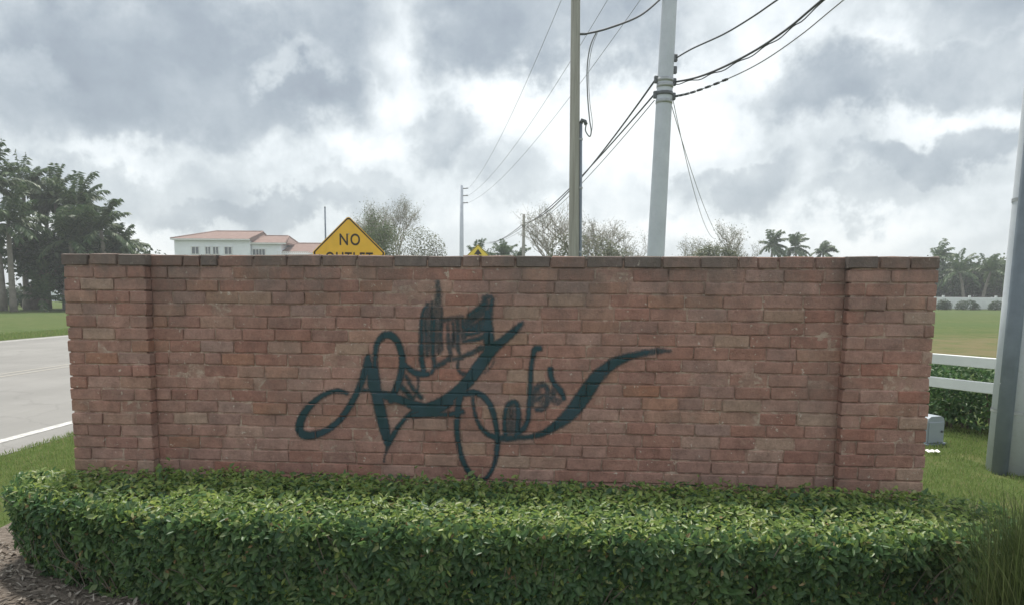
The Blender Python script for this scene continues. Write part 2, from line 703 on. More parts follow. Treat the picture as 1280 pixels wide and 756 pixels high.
# --- vegetation
leaf_mat('hedge_leaf', [(0.0, (0.075, 0.150, 0.066)), (0.45, (0.118, 0.215, 0.080)), (0.8, (0.155, 0.260, 0.085)), (1.0, (0.23, 0.30, 0.13))], 0.42, 0.5, 0.45, (3.0, (0.05, 0.12, 0.06)))
leaf_mat('hedge_new_leaf', [(0.0, (0.17, 0.265, 0.075)), (0.5, (0.26, 0.36, 0.085)), (0.85, (0.34, 0.405, 0.11)), (1.0, (0.45, 0.46, 0.24))], 0.40, 0.48, 0.45, (4.0, (0.11, 0.20, 0.06)))
leaf_mat('hedge_dry_leaf', [(0.0, (0.20, 0.13, 0.06)), (1.0, (0.34, 0.26, 0.14))], 0.7, 0.2, 0.2)
leaf_mat('grass_blade', [(0.0, (0.17, 0.25, 0.075)), (0.5, (0.23, 0.31, 0.10)), (0.85, (0.28, 0.33, 0.12)), (1.0, (0.36, 0.33, 0.18))], 0.6, 0.35, 0.25)
leaf_mat('plume_blade', [(0.0, (0.053, 0.084, 0.028)), (0.5, (0.084, 0.118, 0.040)), (1.0, (0.124, 0.146, 0.068))], 0.6, 0.35, 0.2)
leaf_mat('palm_leaf', [(0.0, (0.041, 0.084, 0.035)), (0.6, (0.078, 0.132, 0.054)), (1.0, (0.135, 0.176, 0.075))], 0.5, 0.25, 0.3)
leaf_mat('tree_leaf_dark', [(0.0, (0.023, 0.046, 0.021)), (0.6, (0.044, 0.077, 0.031)), (1.0, (0.078, 0.110, 0.044))], 0.55, 0.25, 0.3)
leaf_mat('tree_leaf_mid', [(0.0, (0.058, 0.098, 0.039)), (0.6, (0.098, 0.146, 0.058)), (1.0, (0.156, 0.189, 0.085))], 0.55, 0.3, 0.3)
leaf_mat('tree_leaf_grey', [(0.0, (0.12, 0.145, 0.09)), (0.6, (0.18, 0.20, 0.13)), (1.0, (0.25, 0.25, 0.17))], 0.6, 0.45, 0.2)
simple('twig', (0.15, 0.125, 0.10), 0.9, 0.25, 8, 0.0)
simple('bare_twig', (0.30, 0.28, 0.24), 0.9, 0.2, 4, 0.0)
simple('hedge_core', (0.055, 0.042, 0.032), 0.95, 0.3, 14, 0.5, 40)
simple('bark', (0.15, 0.125, 0.105), 0.95, 0.3, 4, 0.6, 25)
simple('palm_bark', (0.22, 0.20, 0.175), 0.95, 0.25, 3, 0.6, 18)

# --- built things
m = NB('concrete')
c = m.ramp(m.noise(1.6, 6, 0.65), [(0.3, (0.50, 0.535, 0.60)), (0.7, (0.60, 0.635, 0.70))])
c = m.mix(m.mr(m.noise(30.0, 4), 0.55, 0.7, 0, 0.4), c, (0.44, 0.465, 0.50))
m.color(c)
m.rough(0.85)
m.bump(m.noise(70.0, 4), 0.3, 0.004)
m = NB('pole_wood')
vm = m.n('ShaderNodeVectorMath', operation='MULTIPLY')
vm.inputs[1].default_value = (14.0, 14.0, 0.7)
m.l(m.pos(), vm.inputs[0])
m.color(m.ramp(m.noise(1.0, 6, 0.65, vm.outputs[0]), [(0.3, (0.25, 0.242, 0.212)), (0.6, (0.36, 0.352, 0.315)), (0.8, (0.43, 0.422, 0.385))]))
m.rough(0.9)
m.bump(m.noise(2.0, 5, 0.6, vm.outputs[0]), 0.5, 0.01)
simple('steel_dark', (0.12, 0.13, 0.14), 0.6, 0.2, 8, 0.1, 40, 0.3)
simple('galvanised', (0.38, 0.40, 0.41), 0.5, 0.15, 8, 0.1, 40, 0.6)
simple('conduit_grey', (0.19, 0.225, 0.275), 0.6, 0.15, 5, 0.1, 40)
simple('cable_black', (0.045, 0.05, 0.055), 0.6, 0.1, 5, 0.0)
simple('cable_grey', (0.20, 0.21, 0.215), 0.6, 0.1, 5, 0.0)
simple('insulator', (0.30, 0.31, 0.33), 0.4, 0.1, 5, 0.0)
simple('sign_yellow', (0.85, 0.50, 0.06), 0.45, 0.08, 5, 0.03, 60)
simple('sign_lemon', (0.85, 0.64, 0.09), 0.45, 0.08, 5, 0.03, 60)
simple('sign_black', (0.045, 0.035, 0.03), 0.5, 0.1, 5, 0.0)
simple('stucco_white', (0.80, 0.83, 0.88), 0.9, 0.06, 0.6, 0.1, 10)
simple('stucco_cream', (0.76, 0.72, 0.68), 0.9, 0.06, 0.6, 0.1, 10)
simple('trim_white', (0.72, 0.73, 0.72), 0.7, 0.05, 2, 0.0)
simple('vinyl_white', (0.74, 0.76, 0.77), 0.45, 0.06, 3, 0.05, 20)
m = NB('roof_tile')
vm = m.n('ShaderNodeVectorMath', operation='MULTIPLY')
vm.inputs[1].default_value = (1.0, 1.0, 4.0)
m.l(m.pos(), vm.inputs[0])
m.color(m.ramp(m.noise(1.5, 6, 0.7, vm.outputs[0]), [(0.3, (0.19, 0.118, 0.100)), (0.55, (0.245, 0.155, 0.13)), (0.75, (0.30, 0.205, 0.175))]))
m.rough(0.9)
wv = m.n('ShaderNodeTexWave')
wv.inputs['Scale'].default_value = 1.6
m.l(m.pos(), wv.inputs['Vector'])
m.bump(wv.outputs['Fac'], 0.6, 0.06)
m = NB('window_glass')
m.color((0.05, 0.07, 0.085))
m.rough(0.12)
m.spec(0.6)
simple('pedestal_grey', (0.33, 0.37, 0.41), 0.6, 0.06, 4, 0.05, 40)
simple('paper', (0.75, 0.74, 0.72), 0.8, 0.05, 20, 0.3, 60)

# ================================================================== GROUND, ROAD
def sheet(name, pts, z, mat, sub=1):
    me = bpy.data.meshes.new(name)
    me.from_pydata([(p[0], p[1], z) for p in pts], [], [tuple(range(len(pts)))])
    me.materials.append(MATS[mat])
    o = link(bpy.data.objects.new(name, me))
    o['kind'] = 'structure'
    return o


sheet('ground', [(-900, -700), (900, -700), (900, 900), (-900, 900)], 0.0, 'lawn')
# the road runs away from the camera, a touch to the right
def road_x(x0, y):
    return x0 + 0.06 * (y - 8)


def strip(x0, x1, y0, y1):
    return [(road_x(x0, y0), y0), (road_x(x1, y0), y0), (road_x(x1, y1), y1), (road_x(x0, y1), y1)]


sheet('road', strip(-16.3, -4.75, -60, 600), 0.004, 'asphalt')
sheet('unseen_side_road', [(-4.0, -9.0), (70, -9.0), (70, 0.9), (-4.0, 0.9)], 0.008, 'asphalt')  # unseen street presumed under the camera, added to bounce light onto the wall
o = sheet('edge_line', strip(-5.32, -5.19, -60, 600), 0.008, 'line_white')
o.name = 'road_edge_marking'
o = sheet('edge_line', strip(-16.0, -15.86, -60, 600), 0.008, 'line_white')
o.name = 'road_edge_marking.001'
for k, xx in enumerate((-9.75, -9.45)):
    o = sheet('road_centre_marking', strip(xx - 0.045, xx + 0.045, -60, 600), 0.008, 'line_yellow')

# ================================================================== THE BRICK WALL
pL = at_depth(86, 450, 4.64)
pR = at_depth(1165, 450, 4.22)
wl = Vector((pL.x, pL.y, 0))
wr = Vector((pR.x, pR.y, 0))
WX = (wr - wl)
WLEN = WX.length
WX.normalize()
WN = Vector((WX.y, -WX.x, 0))        # towards the camera
if WN.y > 0:
    WN = -WN
WANG = math.atan2(WX.y, WX.x)
wall = thing('brick_wall', 'long red brick entrance wall with end pillars, sprayed with dark green script', 'brick wall', wl, rz=WANG)
# wall-local frame: x along, y away from camera (y = 0 is the pillar face), z up
REC = 0.062                          # the panel lies this far behind the pillar face
PH = 0.0735                          # course height
PIL_W = 0.475
DEPTH = 0.46


def to_wall(u, v, yoff):
    """pixel -> (s, z) on the wall plane at local depth yoff"""
    r = pix_dir(u, v)
    o0 = Vector((0, 0, EYE)) - (wl - WN * yoff)
    t = -o0.dot(WN) / r.dot(WN)
    p = Vector((0, 0, EYE)) + r * t - wl
    return p.dot(WX), p.z


TOPZ = to_wall(620, 319, REC)[1]
PILL = [(0.0, to_wall(186, 450, 0.0)[0]), (to_wall(1056, 450, 0.0)[0], WLEN)]
NROW = int(TOPZ / PH) + 1
rowz = [TOPZ - PH * (i + 1) for i in range(NROW)]      # bottom of course i (0 = coping)
rnd = random.Random(11)
# mortar cores: the pointing is flush and smeared in places, raked out in others
def joint_y(x, z):
    n_ = mnoise.noise(Vector((x * 5.0, z * 8.0, 4.2))) * 0.7 + mnoise.noise(Vector((x * 17.0, z * 21.0, 9.1))) * 0.4
    return min(max(0.0068 + 0.0105 * n_, 0.0004), 0.0145)


def pointing(mb, x0, x1, z0, z1, yf, st=0.018):
    nx_, nz_ = int((x1 - x0) / st) + 1, int((z1 - z0) / st) + 1
    vs_ = []
    for j_ in range(nz_ + 1):
        for i_ in range(nx_ + 1):
            x_, z_ = x0 + (x1 - x0) * i_ / nx_, z0 + (z1 - z0) * j_ / nz_
            vs_.append((x_, yf + joint_y(x_, z_), z_))
    mb.add(vs_, [(j_ * (nx_ + 1) + i_, j_ * (nx_ + 1) + i_ + 1, (j_ + 1) * (nx_ + 1) + i_ + 1, (j_ + 1) * (nx_ + 1) + i_) for j_ in range(nz_) for i_ in range(nx_)], True)


HEDGE_H = 0.47
mb = MB()
x0, x1 = PILL[0][1] - 0.05, PILL[1][0] + 0.05
mb.box(((x0 + x1) / 2, REC + 0.018 + 0.145, (TOPZ - 0.02) / 2), (x1 - x0, 0.29, TOPZ - 0.02))
pointing(mb, x0 + 0.02, x1 - 0.02, 0.3, TOPZ - 0.03, REC)
mb.build('mortar_core', 'mortar', wall)
pillars = []
for (a, b) in PILL:
    mb = MB()
    mb.box(((a + b) / 2, 0.018 + (DEPTH - 0.03) / 2, (TOPZ - 0.03) / 2), (b - a - 0.024, DEPTH - 0.03, TOPZ - 0.03))
    pointing(mb, a + 0.012, b - 0.012, 0.3, TOPZ - 0.035, 0.0)
    p = mb.build('pillar', 'mortar', wall)
    pillars.append(p)

BD = 0.085
brick_meshes = {}


def rough_brick(rr):
    """a worn brick: front face of 5 x 4 points with ragged, recessed rim; sides run back into the mortar"""
    NX, NZ = 5, 4
    xs = [-0.1, -0.093, 0.0, 0.093, 0.1]
    zs = [-0.0315, -0.0265, 0.0265, 0.0315]
    vs, fs = [], []
    for j in range(NZ):
        for i in range(NX):
            rim = i in (0, NX - 1) or j in (0, NZ - 1)
            corner = i in (0, NX - 1) and j in (0, NZ - 1)
            y = -BD / 2 + (rr.uniform(0.002, 0.0045) if rim else rr.uniform(-0.0008, 0.0008))
            if corner:
                y += rr.uniform(0.0, 0.006)
            x = xs[i] + (rr.uniform(-0.02, 0.02) if i == 2 else rr.uniform(-0.0022, 0.0022))
            z = zs[j] + (rr.uniform(-0.0026, 0.0022) if rim else rr.uniform(-0.001, 0.001))
            if corner:
                x *= 1 - rr.random() ** 3 * 0.05
                z *= 1 - rr.random() ** 3 * 0.12
            vs.append(Vector((x, y, z)))
    for j in range(NZ - 1):
        for i in range(NX - 1):
            fs.append((j * NX + i, j * NX + i + 1, (j + 1) * NX + i + 1, (j + 1) * NX + i))
    ring = [i for i in range(NX)] + [j * NX + NX - 1 for j in range(1, NZ)] + [(NZ - 1) * NX + i for i in range(NX - 2, -1, -1)] + [j * NX for j in range(NZ - 2, 0, -1)]
    o = len(vs)
    for k in ring:
        p = vs[k]
        vs.append(Vector((p.x, BD / 2, p.z)))
    n = len(ring)
    for k in range(n):
        fs.append((ring[(k + 1) % n], ring[k], o + k, o + (k + 1) % n))
    fs.append(tuple(o + k for k in reversed(range(n))))
    return vs, fs


def brick_me(shape, mat):
    key = (shape, mat)
    if key not in brick_meshes:
        rr = random.Random(100 + shape)
        vs, fs = rough_brick(rr)
        me = bpy.data.meshes.new('brick')
        me.from_pydata([tuple(p) for p in vs], [], fs)
        me.materials.append(MATS[mat])
        brick_meshes[key] = me
    return brick_meshes[key]


RECTS = []          # (x0,x1,z0,z1,front y) for the paint to follow


# single paler or more orange bricks that stand out in the bond
ACCENT = [(292, 374, 'brick_6'), (314, 374, 'brick_6'), (650, 581, 'brick_6'), (690, 581, 'brick_3'), (440, 430, 'brick_6'), (905, 425, 'brick_6'), (845, 428, 'brick_3'),
          (1030, 526, 'brick_6'), (930, 512, 'brick_6'), (855, 546, 'brick_3'), (800, 490, 'brick_8'), (822, 500, 'brick_8'), (893, 418, 'brick_8'), (430, 372, 'brick_4'),
          (255, 520, 'brick_6'), (300, 470, 'brick_3'), (150, 415, 'brick_6'), (640, 392, 'brick_6')]


def pick_mat(x, z, r):
    for (pu, pv, mt) in ACCENT:
        ps, pz = to_wall(pu, pv, REC)
        if x <= ps <= x + 0.2 and z <= pz <= z + PH:
            return mt
    w = [20, 18, 13, 8, 9, 8, 3, 18, 4]
    return 'brick_%d' % r.choices(range(9), w)[0]


stuff = {}           # material -> MB of bricks joined into the rear/hidden/cut courses


def put_brick(x0, x1, zb, yf, single, parent, r, name='brick', mat=None, h=None, deep=None, side=0):
    L = x1 - x0
    mat = mat or pick_mat(x0, zb, r)
    proud = r.gauss(0, 0.0022) + (0.0 if r.random() > 0.06 else -0.006)
    yfront = yf + proud
    h = h or (PH - 0.0075 + r.uniform(-0.0015, 0.0015))
    zc_ = zb + PH / 2 + r.uniform(-0.0018, 0.0018) + 0.004 * mnoise.noise(Vector((x0 * 0.9, zb * 2.0, 3.0)))
    deep = deep or BD
    yc = yfront + deep / 2
    RECTS.append((x0, x1, zc_ - h / 2, zc_ + h / 2, yfront))
    shape = r.randrange(14)
    rot = (r.gauss(0, 0.006), r.gauss(0, 0.006), r.gauss(0, 0.009))
    if single:
        o = bpy.data.objects.new(name, brick_me(shape, mat))
        o.location = ((x0 + x1) / 2, yc, zc_)
        o.scale = (L / 0.2, deep / BD, h / 0.063)
        o.rotation_euler = (rot[0] * 0.5, rot[1], rot[2] * 0.4)
        if r.random() < 0.5:
            o.rotation_euler[1] += math.pi
        link(o, parent)
        return o
    vs, fs = chamfer_box(L / 2, deep / 2, h / 2, 0.0058)
    stuff.setdefault(mat, MB()).add([v + Vector(((x0 + x1) / 2, yc, zc_)) for v in vs], fs)


GAP = 0.0075
count = 0
px0, px1 = PILL[0][1], PILL[1][0]
for i in range(1, NROW):
    zb = rowz[i]
    visible = zb + PH > HEDGE_H - 0.03
    off = (0.105 if i % 2 else 0.0) + rnd.uniform(-0.025, 0.025)
    x = px0 - off
    while x < px1 - 0.01:
        L = 0.205 + rnd.uniform(-0.014, 0.014)
        if rnd.random() < 0.07:
            L = rnd.choice((0.135, 0.16, 0.10))
        a, b = max(x, px0 + 0.002), min(x + L, px1 - 0.002)
        if px1 - b < 0.04:
            b = px1 - 0.002
        if b - a > 0.03:
            single = visible and (b - a) > 0.125 and count < 318 and zb > HEDGE_H - 0.06
            put_brick(a, b, zb, REC, single, wall, rnd)
            count += single
        x = x + L + GAP
        if b >= px1 - 0.003:
            break
# rear face of the panel
for i in range(1, NROW):
    x = px0 - (0.105 if i % 2 else 0)
    while x < px1:
        a, b = max(x, px0 + 0.002), min(x + 0.2, px1 - 0.002)
        if b - a > 0.03:
            put_brick(a, b, rowz[i], REC + 0.30 - BD + 0.018, False, wall, rnd)
        x += 0.2105
# pillars
for pi, (a0, b0) in enumerate(PILL):
    W = b0 - a0
    for i in range(1, NROW):
        zb = rowz[i]
        visible = zb + PH > HEDGE_H - 0.03
        q = rnd.uniform(-0.012, 0.012)
        cuts = [0, 0.20 + q, 0.41 + q, W] if i % 2 else [0, 0.098 + q, 0.305 + q, W]
        if W - cuts[2] < 0.05:
            cuts = [0, 0.215 + q, W]
        jl, jr = rnd.uniform(-0.004, 0.003), rnd.uniform(-0.003, 0.004)
        for k in range(len(cuts) - 1):
            a = a0 + cuts[k] + (GAP / 2 if k else jl)
            b = a0 + cuts[k + 1] - (GAP / 2 if k < len(cuts) - 2 else -jr)
            put_brick(a, b, zb, 0.0, visible, pillars[pi], rnd, deep=0.10)
        # side and rear faces
        for xs in (a0, b0 - 0.09):
            put_brick(xs, xs + 0.09, zb, 0.112, False, wall, rnd, deep=0.165)
        put_brick(a0, a0 + W / 2 - 0.005, zb, DEPTH - 0.16, False, wall, rnd, deep=0.16)
        put_brick(a0 + W / 2 + 0.005, b0, zb, DEPTH - 0.16, False, wall, rnd, deep=0.16)
# coping course: a touch proud of the panel, more so on the pillars
x = px0 + 0.004
while x < px1 - 0.02:
    L = rnd.choice((0.2, 0.205, 0.195, 0.1, 0.21))
    b = min(x + L, px1 - 0.004)
    if px1 - b < 0.05:
        b = px1 - 0.004
    put_brick(x, b, rowz[0], REC - 0.004, True, wall, rnd, 'coping_brick', rnd.choice(('coping_dark', 'coping_mid', 'coping_dark', 'brick_5', 'coping_mid', 'brick_2')), h=PH - 0.008, deep=0.34)
    x = b + GAP
for (a0, b0) in PILL:
    n = 3
    w = (b0 - a0 + 0.028) / n
    for k in range(n):
        put_brick(a0 - 0.014 + k * w + 0.004, a0 - 0.014 + (k + 1) * w - 0.004, rowz[0] + 0.002, -0.007, True, wall, rnd, 'coping_brick',
                  rnd.choice(('coping_dark', 'coping_mid', 'coping_dark')), h=PH - 0.006, deep=DEPTH + 0.04)
# joined courses: cut bricks, those below the hedge line, sides and rear
me = bpy.data.meshes.new('brick_courses')
V, F, MI = [], [], []
for k, (mn, b) in enumerate(sorted(stuff.items())):
    o0 = len(V)
    V += b.v
    F += [tuple(i + o0 for i in f) for f in b.f]
    MI += [k] * len(b.f)
    me.materials.append(MATS[mn])
me.from_pydata(V, [], F)
me.polygons.foreach_set('material_index', MI)
o = link(bpy.data.objects.new('brick_courses', me), wall)
o['kind'] = 'stuff'

# ---- the sprayed script: a film of paint that follows bricks and joints
STROKES = [
    # (opacity, [(u, v, full width px), ...])
    (1.0, [(434, 491, 4), (424, 488, 6), (411, 490, 6), (397, 498, 7), (384, 511, 9), (376, 525, 11), (375, 537, 12), (383, 543, 12), (396, 542, 10), (410, 536, 8), (424, 525, 8), (436, 509, 8), (446, 491, 8), (453, 474, 9), (458, 456, 9), (460, 445, 6)]),
    (1.0, [(460, 445, 6), (463, 464, 10), (466, 484, 12), (472, 496, 10)]),
    (0.8, [(447, 488, 8), (460, 487, 6), (470, 486, 6)]),
    (1.0, [(472, 478, 9), (469, 460, 6), (469, 443, 6), (472, 428, 7), (480, 419, 9), (489, 419, 10), (497, 427, 9), (502, 441, 9), (503, 456, 9), (500, 472, 9), (494, 488, 9), (489, 499, 10)]),
    (1.0, [(469, 462, 9), (470, 482, 13), (473, 500, 15), (476, 516, 16), (480, 532, 15), (483, 546, 12), (485, 556, 6)]),
    (1.0, [(485, 556, 6), (490, 546, 7), (497, 534, 6), (504, 525, 5), (513, 516, 5), (524, 510, 6)]),
    (0.9, [(485, 556, 4), (482, 566, 2), (480, 576, 1.5)]),
    (1.0, [(476, 492, 10), (492, 496, 12), (506, 501, 11), (520, 507, 14), (536, 511, 15), (550, 509, 13), (562, 502, 12)]),
    (0.95, [(508, 521, 5), (526, 517, 9), (545, 517, 7), (562, 517, 6), (578, 514, 6)]),
    (1.0, [(534, 507, 9), (550, 502, 12), (566, 493, 14), (580, 481, 16), (592, 467, 17), (603, 452, 17), (613, 439, 15), (622, 430, 13)]),
    (0.92, [(616, 436, 14), (628, 426, 12), (640, 416, 11), (648, 408, 8), (653, 403, 4)]),
    (0.95, [(503, 452, 7), (510, 459, 7), (518, 465, 8), (527, 467, 8), (535, 467, 6)]),
    (0.8, [(520, 464, 3), (523, 476, 3), (522, 487, 3), (517, 497, 4)]),
    (0.8, [(497, 478, 8), (507, 488, 8), (515, 498, 8)]),
    # upper scribble
    (0.9, [(535, 380, 3), (529, 391, 5), (527, 408, 6), (527, 428, 7), (527, 448, 7), (530, 464, 7)]),
    (0.6, [(534, 382, 8), (536, 400, 12), (536, 420, 12), (535, 436, 8)]),
    (0.9, [(543, 398, 6), (542, 420, 6), (541, 440, 6), (543, 456, 5), (539, 466, 4)]),
    (0.62, [(547, 352, 6), (548, 364, 9), (547, 378, 11), (546, 396, 13), (548, 420, 12), (549, 438, 9)]),
    (0.75, [(560, 398, 4), (560, 414, 5), (561, 430, 6), (563, 444, 6), (555, 452, 8), (546, 457, 8)]),
    (0.75, [(571, 398, 5), (573, 412, 7), (572, 428, 7), (574, 440, 5), (578, 448, 4)]),
    (0.60, [(552, 400, 10), (566, 398, 8), (578, 396, 6)]),
    (0.85, [(533, 388, 3), (532, 404, 5), (533, 422, 5), (534, 444, 4)]),
    (0.85, [(540, 378, 3), (540, 396, 5), (539, 414, 5), (540, 430, 4)]),
    (0.8, [(552, 384, 3), (552, 400, 5), (551, 418, 6), (553, 436, 4)]),
    (0.8, [(566, 402, 4), (567, 418, 5), (566, 432, 5)]),
    (0.85, [(578, 398, 4), (580, 410, 6), (592, 414, 8), (604, 412, 8)]),
    (0.85, [(586, 394, 6), (598, 386, 8), (606, 378, 6)]),
    (0.85, [(580, 426, 5), (594, 424, 6), (606, 420, 8)]),
    (0.6, [(641, 510, 8), (641, 536, 8)]),
    (0.7, [(670, 500, 6), (680, 494, 6), (690, 498, 6)]),
    (0.8, [(508, 470, 5), (516, 484, 6), (526, 496, 7)]),
    (0.72, [(580, 420, 10), (584, 404, 12), (592, 396, 14), (600, 390, 14), (606, 380, 10), (607, 372, 8), (614, 371, 5)]),
    (0.82, [(584, 414, 14), (596, 410, 18), (608, 402, 16), (612, 390, 9), (616, 374, 5)]),
    (0.95, [(609, 390, 9), (610, 406, 13), (611, 422, 16), (612, 436, 16), (606, 450, 14)]),
    (0.75, [(562, 450, 5), (576, 446, 6), (590, 440, 7), (603, 434, 8)]),
    (0.80, [(574, 448, 4), (572, 458, 4), (577, 466, 5), (586, 466, 5), (594, 458, 5)]),
    (0.55, [(618, 448, 3), (614, 458, 3), (606, 466, 4)]),
    # lower loop
    (1.0, [(583, 478, 10), (578, 488, 9), (574, 500, 9), (572, 516, 8), (571, 534, 7), (573, 552, 7), (577, 570, 7), (583, 584, 7), (591, 595, 7), (601, 600, 6), (610, 594, 5), (617, 582, 5), (621, 566, 6), (622, 548, 7), (620, 530, 7), (616, 513, 8), (609, 500, 8), (600, 492, 8), (589, 490, 9), (580, 492, 6)]),
    (0.9, [(591, 496, 4), (592, 508, 4), (595, 521, 5), (601, 533, 6), (610, 542, 7), (622, 546, 9), (636, 547, 9), (650, 546, 7), (664, 545, 7), (680, 540, 9), (695, 531, 13), (708, 521, 18), (719, 509, 21), (729, 495, 22), (739, 480, 21), (750, 467, 18), (763, 456, 15), (778, 448, 12), (794, 443, 9), (808, 440, 9)]),
    (0.95, [(620, 545, 6), (622, 552, 6), (620, 562, 5)]),
    (0.72, [(803, 441, 9), (816, 439, 9), (827, 438, 7), (837, 438, 4)]),
    (0.95, [(632, 543, 7), (631, 528, 6), (632, 514, 6), (636, 505, 7), (643, 502, 7), (647, 508, 7), (648, 521, 8), (647, 534, 8), (645, 545, 7)]),
    (0.62, [(638, 510, 8), (638, 524, 12), (639, 538, 12)]),
    (0.55, [(648, 540, 8), (656, 536, 8)]),
    (1.0, [(675, 435, 7), (669, 436, 8), (666, 446, 6), (664, 460, 6), (663, 478, 6), (662, 496, 6), (661, 512, 6), (660, 524, 6), (655, 534, 7), (647, 541, 7)]),
    (0.7, [(664, 507, 7), (667, 494, 9), (671, 484, 9), (679, 480, 9), (684, 487, 8), (684, 500, 9), (679, 510, 8), (671, 511, 7)]),
    (0.5, [(674, 490, 8), (677, 504, 10)]),
    (0.95, [(688, 461, 8), (689, 470, 7), (693, 479, 7), (700, 487, 8), (705, 497, 7)]),
    (0.62, [(696, 484, 8), (690, 494, 11), (697, 502, 10), (704, 498, 6)]),
]
wf = REC - 0.0
samples = []
for op, pts in STROKES:
    P = []
    for (u, v, w) in pts:
        s, z = to_wall(u, v, wf)
        s2, _ = to_wall(u + 1, v, wf)
        P.append((s, z, 0.5 * 0.86 * w * abs(s2 - s), op))
    # Catmull-Rom through the points
    for k in range(len(P) - 1):
        p0, p1, p2, p3 = P[max(k - 1, 0)], P[k], P[k + 1], P[min(k + 2, len(P) - 1)]
        n = 9
        for j in range(n + (k == len(P) - 2)):
            t = j / n
            q = []
            for d in range(3):
                q.append(0.5 * (2 * p1[d] + (p2[d] - p0[d]) * t + (2 * p0[d] - 5 * p1[d] + 4 * p2[d] - p3[d]) * t * t + (3 * p1[d] - p0[d] - 3 * p2[d] + p3[d]) * t ** 3))
            samples.append((q[0], q[1], max(q[2], 0.002), op))
S = np.array(samples)
step = 0.0045
gx0, gx1 = S[:, 0].min() - 0.06, S[:, 0].max() + 0.06
gz0, gz1 = S[:, 1].min() - 0.06, S[:, 1].max() + 0.06
nx, nz = int((gx1 - gx0) / step), int((gz1 - gz0) / step)
GX = gx0 + np.arange(nx + 1) * step
GZ = gz0 + np.arange(nz + 1) * step
cov = np.zeros((nx + 1, nz + 1))
SOFT = 0.016
for (sx, sz, rad, op) in S:
    ra = rad + SOFT
    i0, i1 = np.searchsorted(GX, (sx - ra, sx + ra))
    j0, j1 = np.searchsorted(GZ, (sz - ra, sz + ra))
    dx = GX[i0:i1, None] - sx
    dz = GZ[None, j0:j1] - sz
    d = np.sqrt(dx * dx + dz * dz)
    t = np.clip((rad + SOFT - d) / (SOFT * 1.7), 0, 1)
    t = t * t * (3 - 2 * t) * op
    cov[i0:i1, j0:j1] = np.maximum(cov[i0:i1, j0:j1], t)
Y = np.array([[REC + joint_y(x_, z_) - 0.0022 for z_ in GZ] for x_ in GX])
J = np.ones_like(Y, dtype=bool)
for (a, b, z0, z1, yf) in RECTS:
    if yf < REC - 0.03 or yf > REC + 0.03 or b < gx0 or a > gx1 or z1 < gz0 or z0 > gz1:
        continue
    i0, i1 = np.searchsorted(GX, (a, b))
    j0, j1 = np.searchsorted(GZ, (z0, z1))
    J[i0:i1, j0:j1] = False
    Y[i0:i1, j0:j1] = np.minimum(Y[i0:i1, j0:j1], yf - 0.0045)
cov = np.where(J, cov * 0.88, cov)
use = cov > 0.02
cell = use[:-1, :-1] | use[1:, :-1] | use[:-1, 1:] | use[1:, 1:]
ids = -np.ones((nx + 1, nz + 1), dtype=np.int64)
ci, cj = np.nonzero(cell)
need = np.zeros_like(use)
for di in (0, 1):
    for dj in (0, 1):
        need[ci + di, cj + dj] = True
vi, vj = np.nonzero(need)
ids[vi, vj] = np.arange(len(vi))
VV = np.stack([GX[vi], Y[vi, vj], GZ[vj]], axis=1)
FF = np.stack([ids[ci, cj], ids[ci + 1, cj], ids[ci + 1, cj + 1], ids[ci, cj + 1]], axis=1)
gme = mesh_np('graffiti', VV, FF, True)
at = gme.attributes.new('cover', 'FLOAT', 'POINT')
at.data.foreach_set('value', cov[vi, vj].astype(np.float32))
gr = obj_me('graffiti', gme, 'spray_paint', wall)
gr['label'] = 'dark green sprayed script scrawled over the bricks'

# ================================================================== HEDGE IN FRONT OF THE WALL
hz = HEDGE_H
front = [(4, 607), (26, 619), (90, 634), (190, 646), (320, 654), (480, 660), (640, 665), (800, 671), (950, 677), (1090, 678), (1200, 674), (1262, 664)]
back = [(1262, 642), (1225, 626)]
poly = [on_z(u, v, hz).xy for (u, v) in front + back]
# along the wall foot
wb = [wl.xy + WX.xy * s + WN.xy * t for (s, t) in ((WLEN + 0.02, 0.05), (px1 + 0.02, 0.06), (px1 - 0.03, -0.02), (px0 + 0.03, -0.02), (px0, 0.06), (-0.06, 0.06))]
poly = poly + wb + [on_z(30, 592, hz).xy]
poly = [np.array(p) for p in poly]
PO = np.array(poly)


def in_poly(x, y, P):
    r = np.zeros(len(x), dtype=bool)
    n = len(P)
    for i in range(n):
        a, b = P[i], P[(i + 1) % n]
        c = ((a[1] > y) != (b[1] > y)) & (x < (b[0] - a[0]) * (y - a[1]) / (b[1] - a[1] + 1e-12) + a[0])
        r ^= c
    return r


def dist_poly(x, y, P):
    d = np.full(len(x), 9.0)
    n = len(P)
    for i in range(n):
        a, b = P[i], P[(i + 1) % n]
        ab = b - a
        t = np.clip(((x - a[0]) * ab[0] + (y - a[1]) * ab[1]) / (ab @ ab), 0, 1)
        d = np.minimum(d, np.hypot(x - a[0] - ab[0] * t, y - a[1] - ab[1] * t))
    return d


def vnoise(P, sc, off=0.0):
    return np.array([mnoise.noise(Vector((p[0] * sc + off, p[1] * sc, p[2] * sc))) for p in P])


hedge = thing('hedge', 'low clipped green hedge along the foot of the brick wall', 'hedge', (float(PO[:, 0].mean()), float(PO[:, 1].mean()), 0))
hloc = np.array([hedge.location.x, hedge.location.y, 0.0])
rng = np.random.default_rng(5)
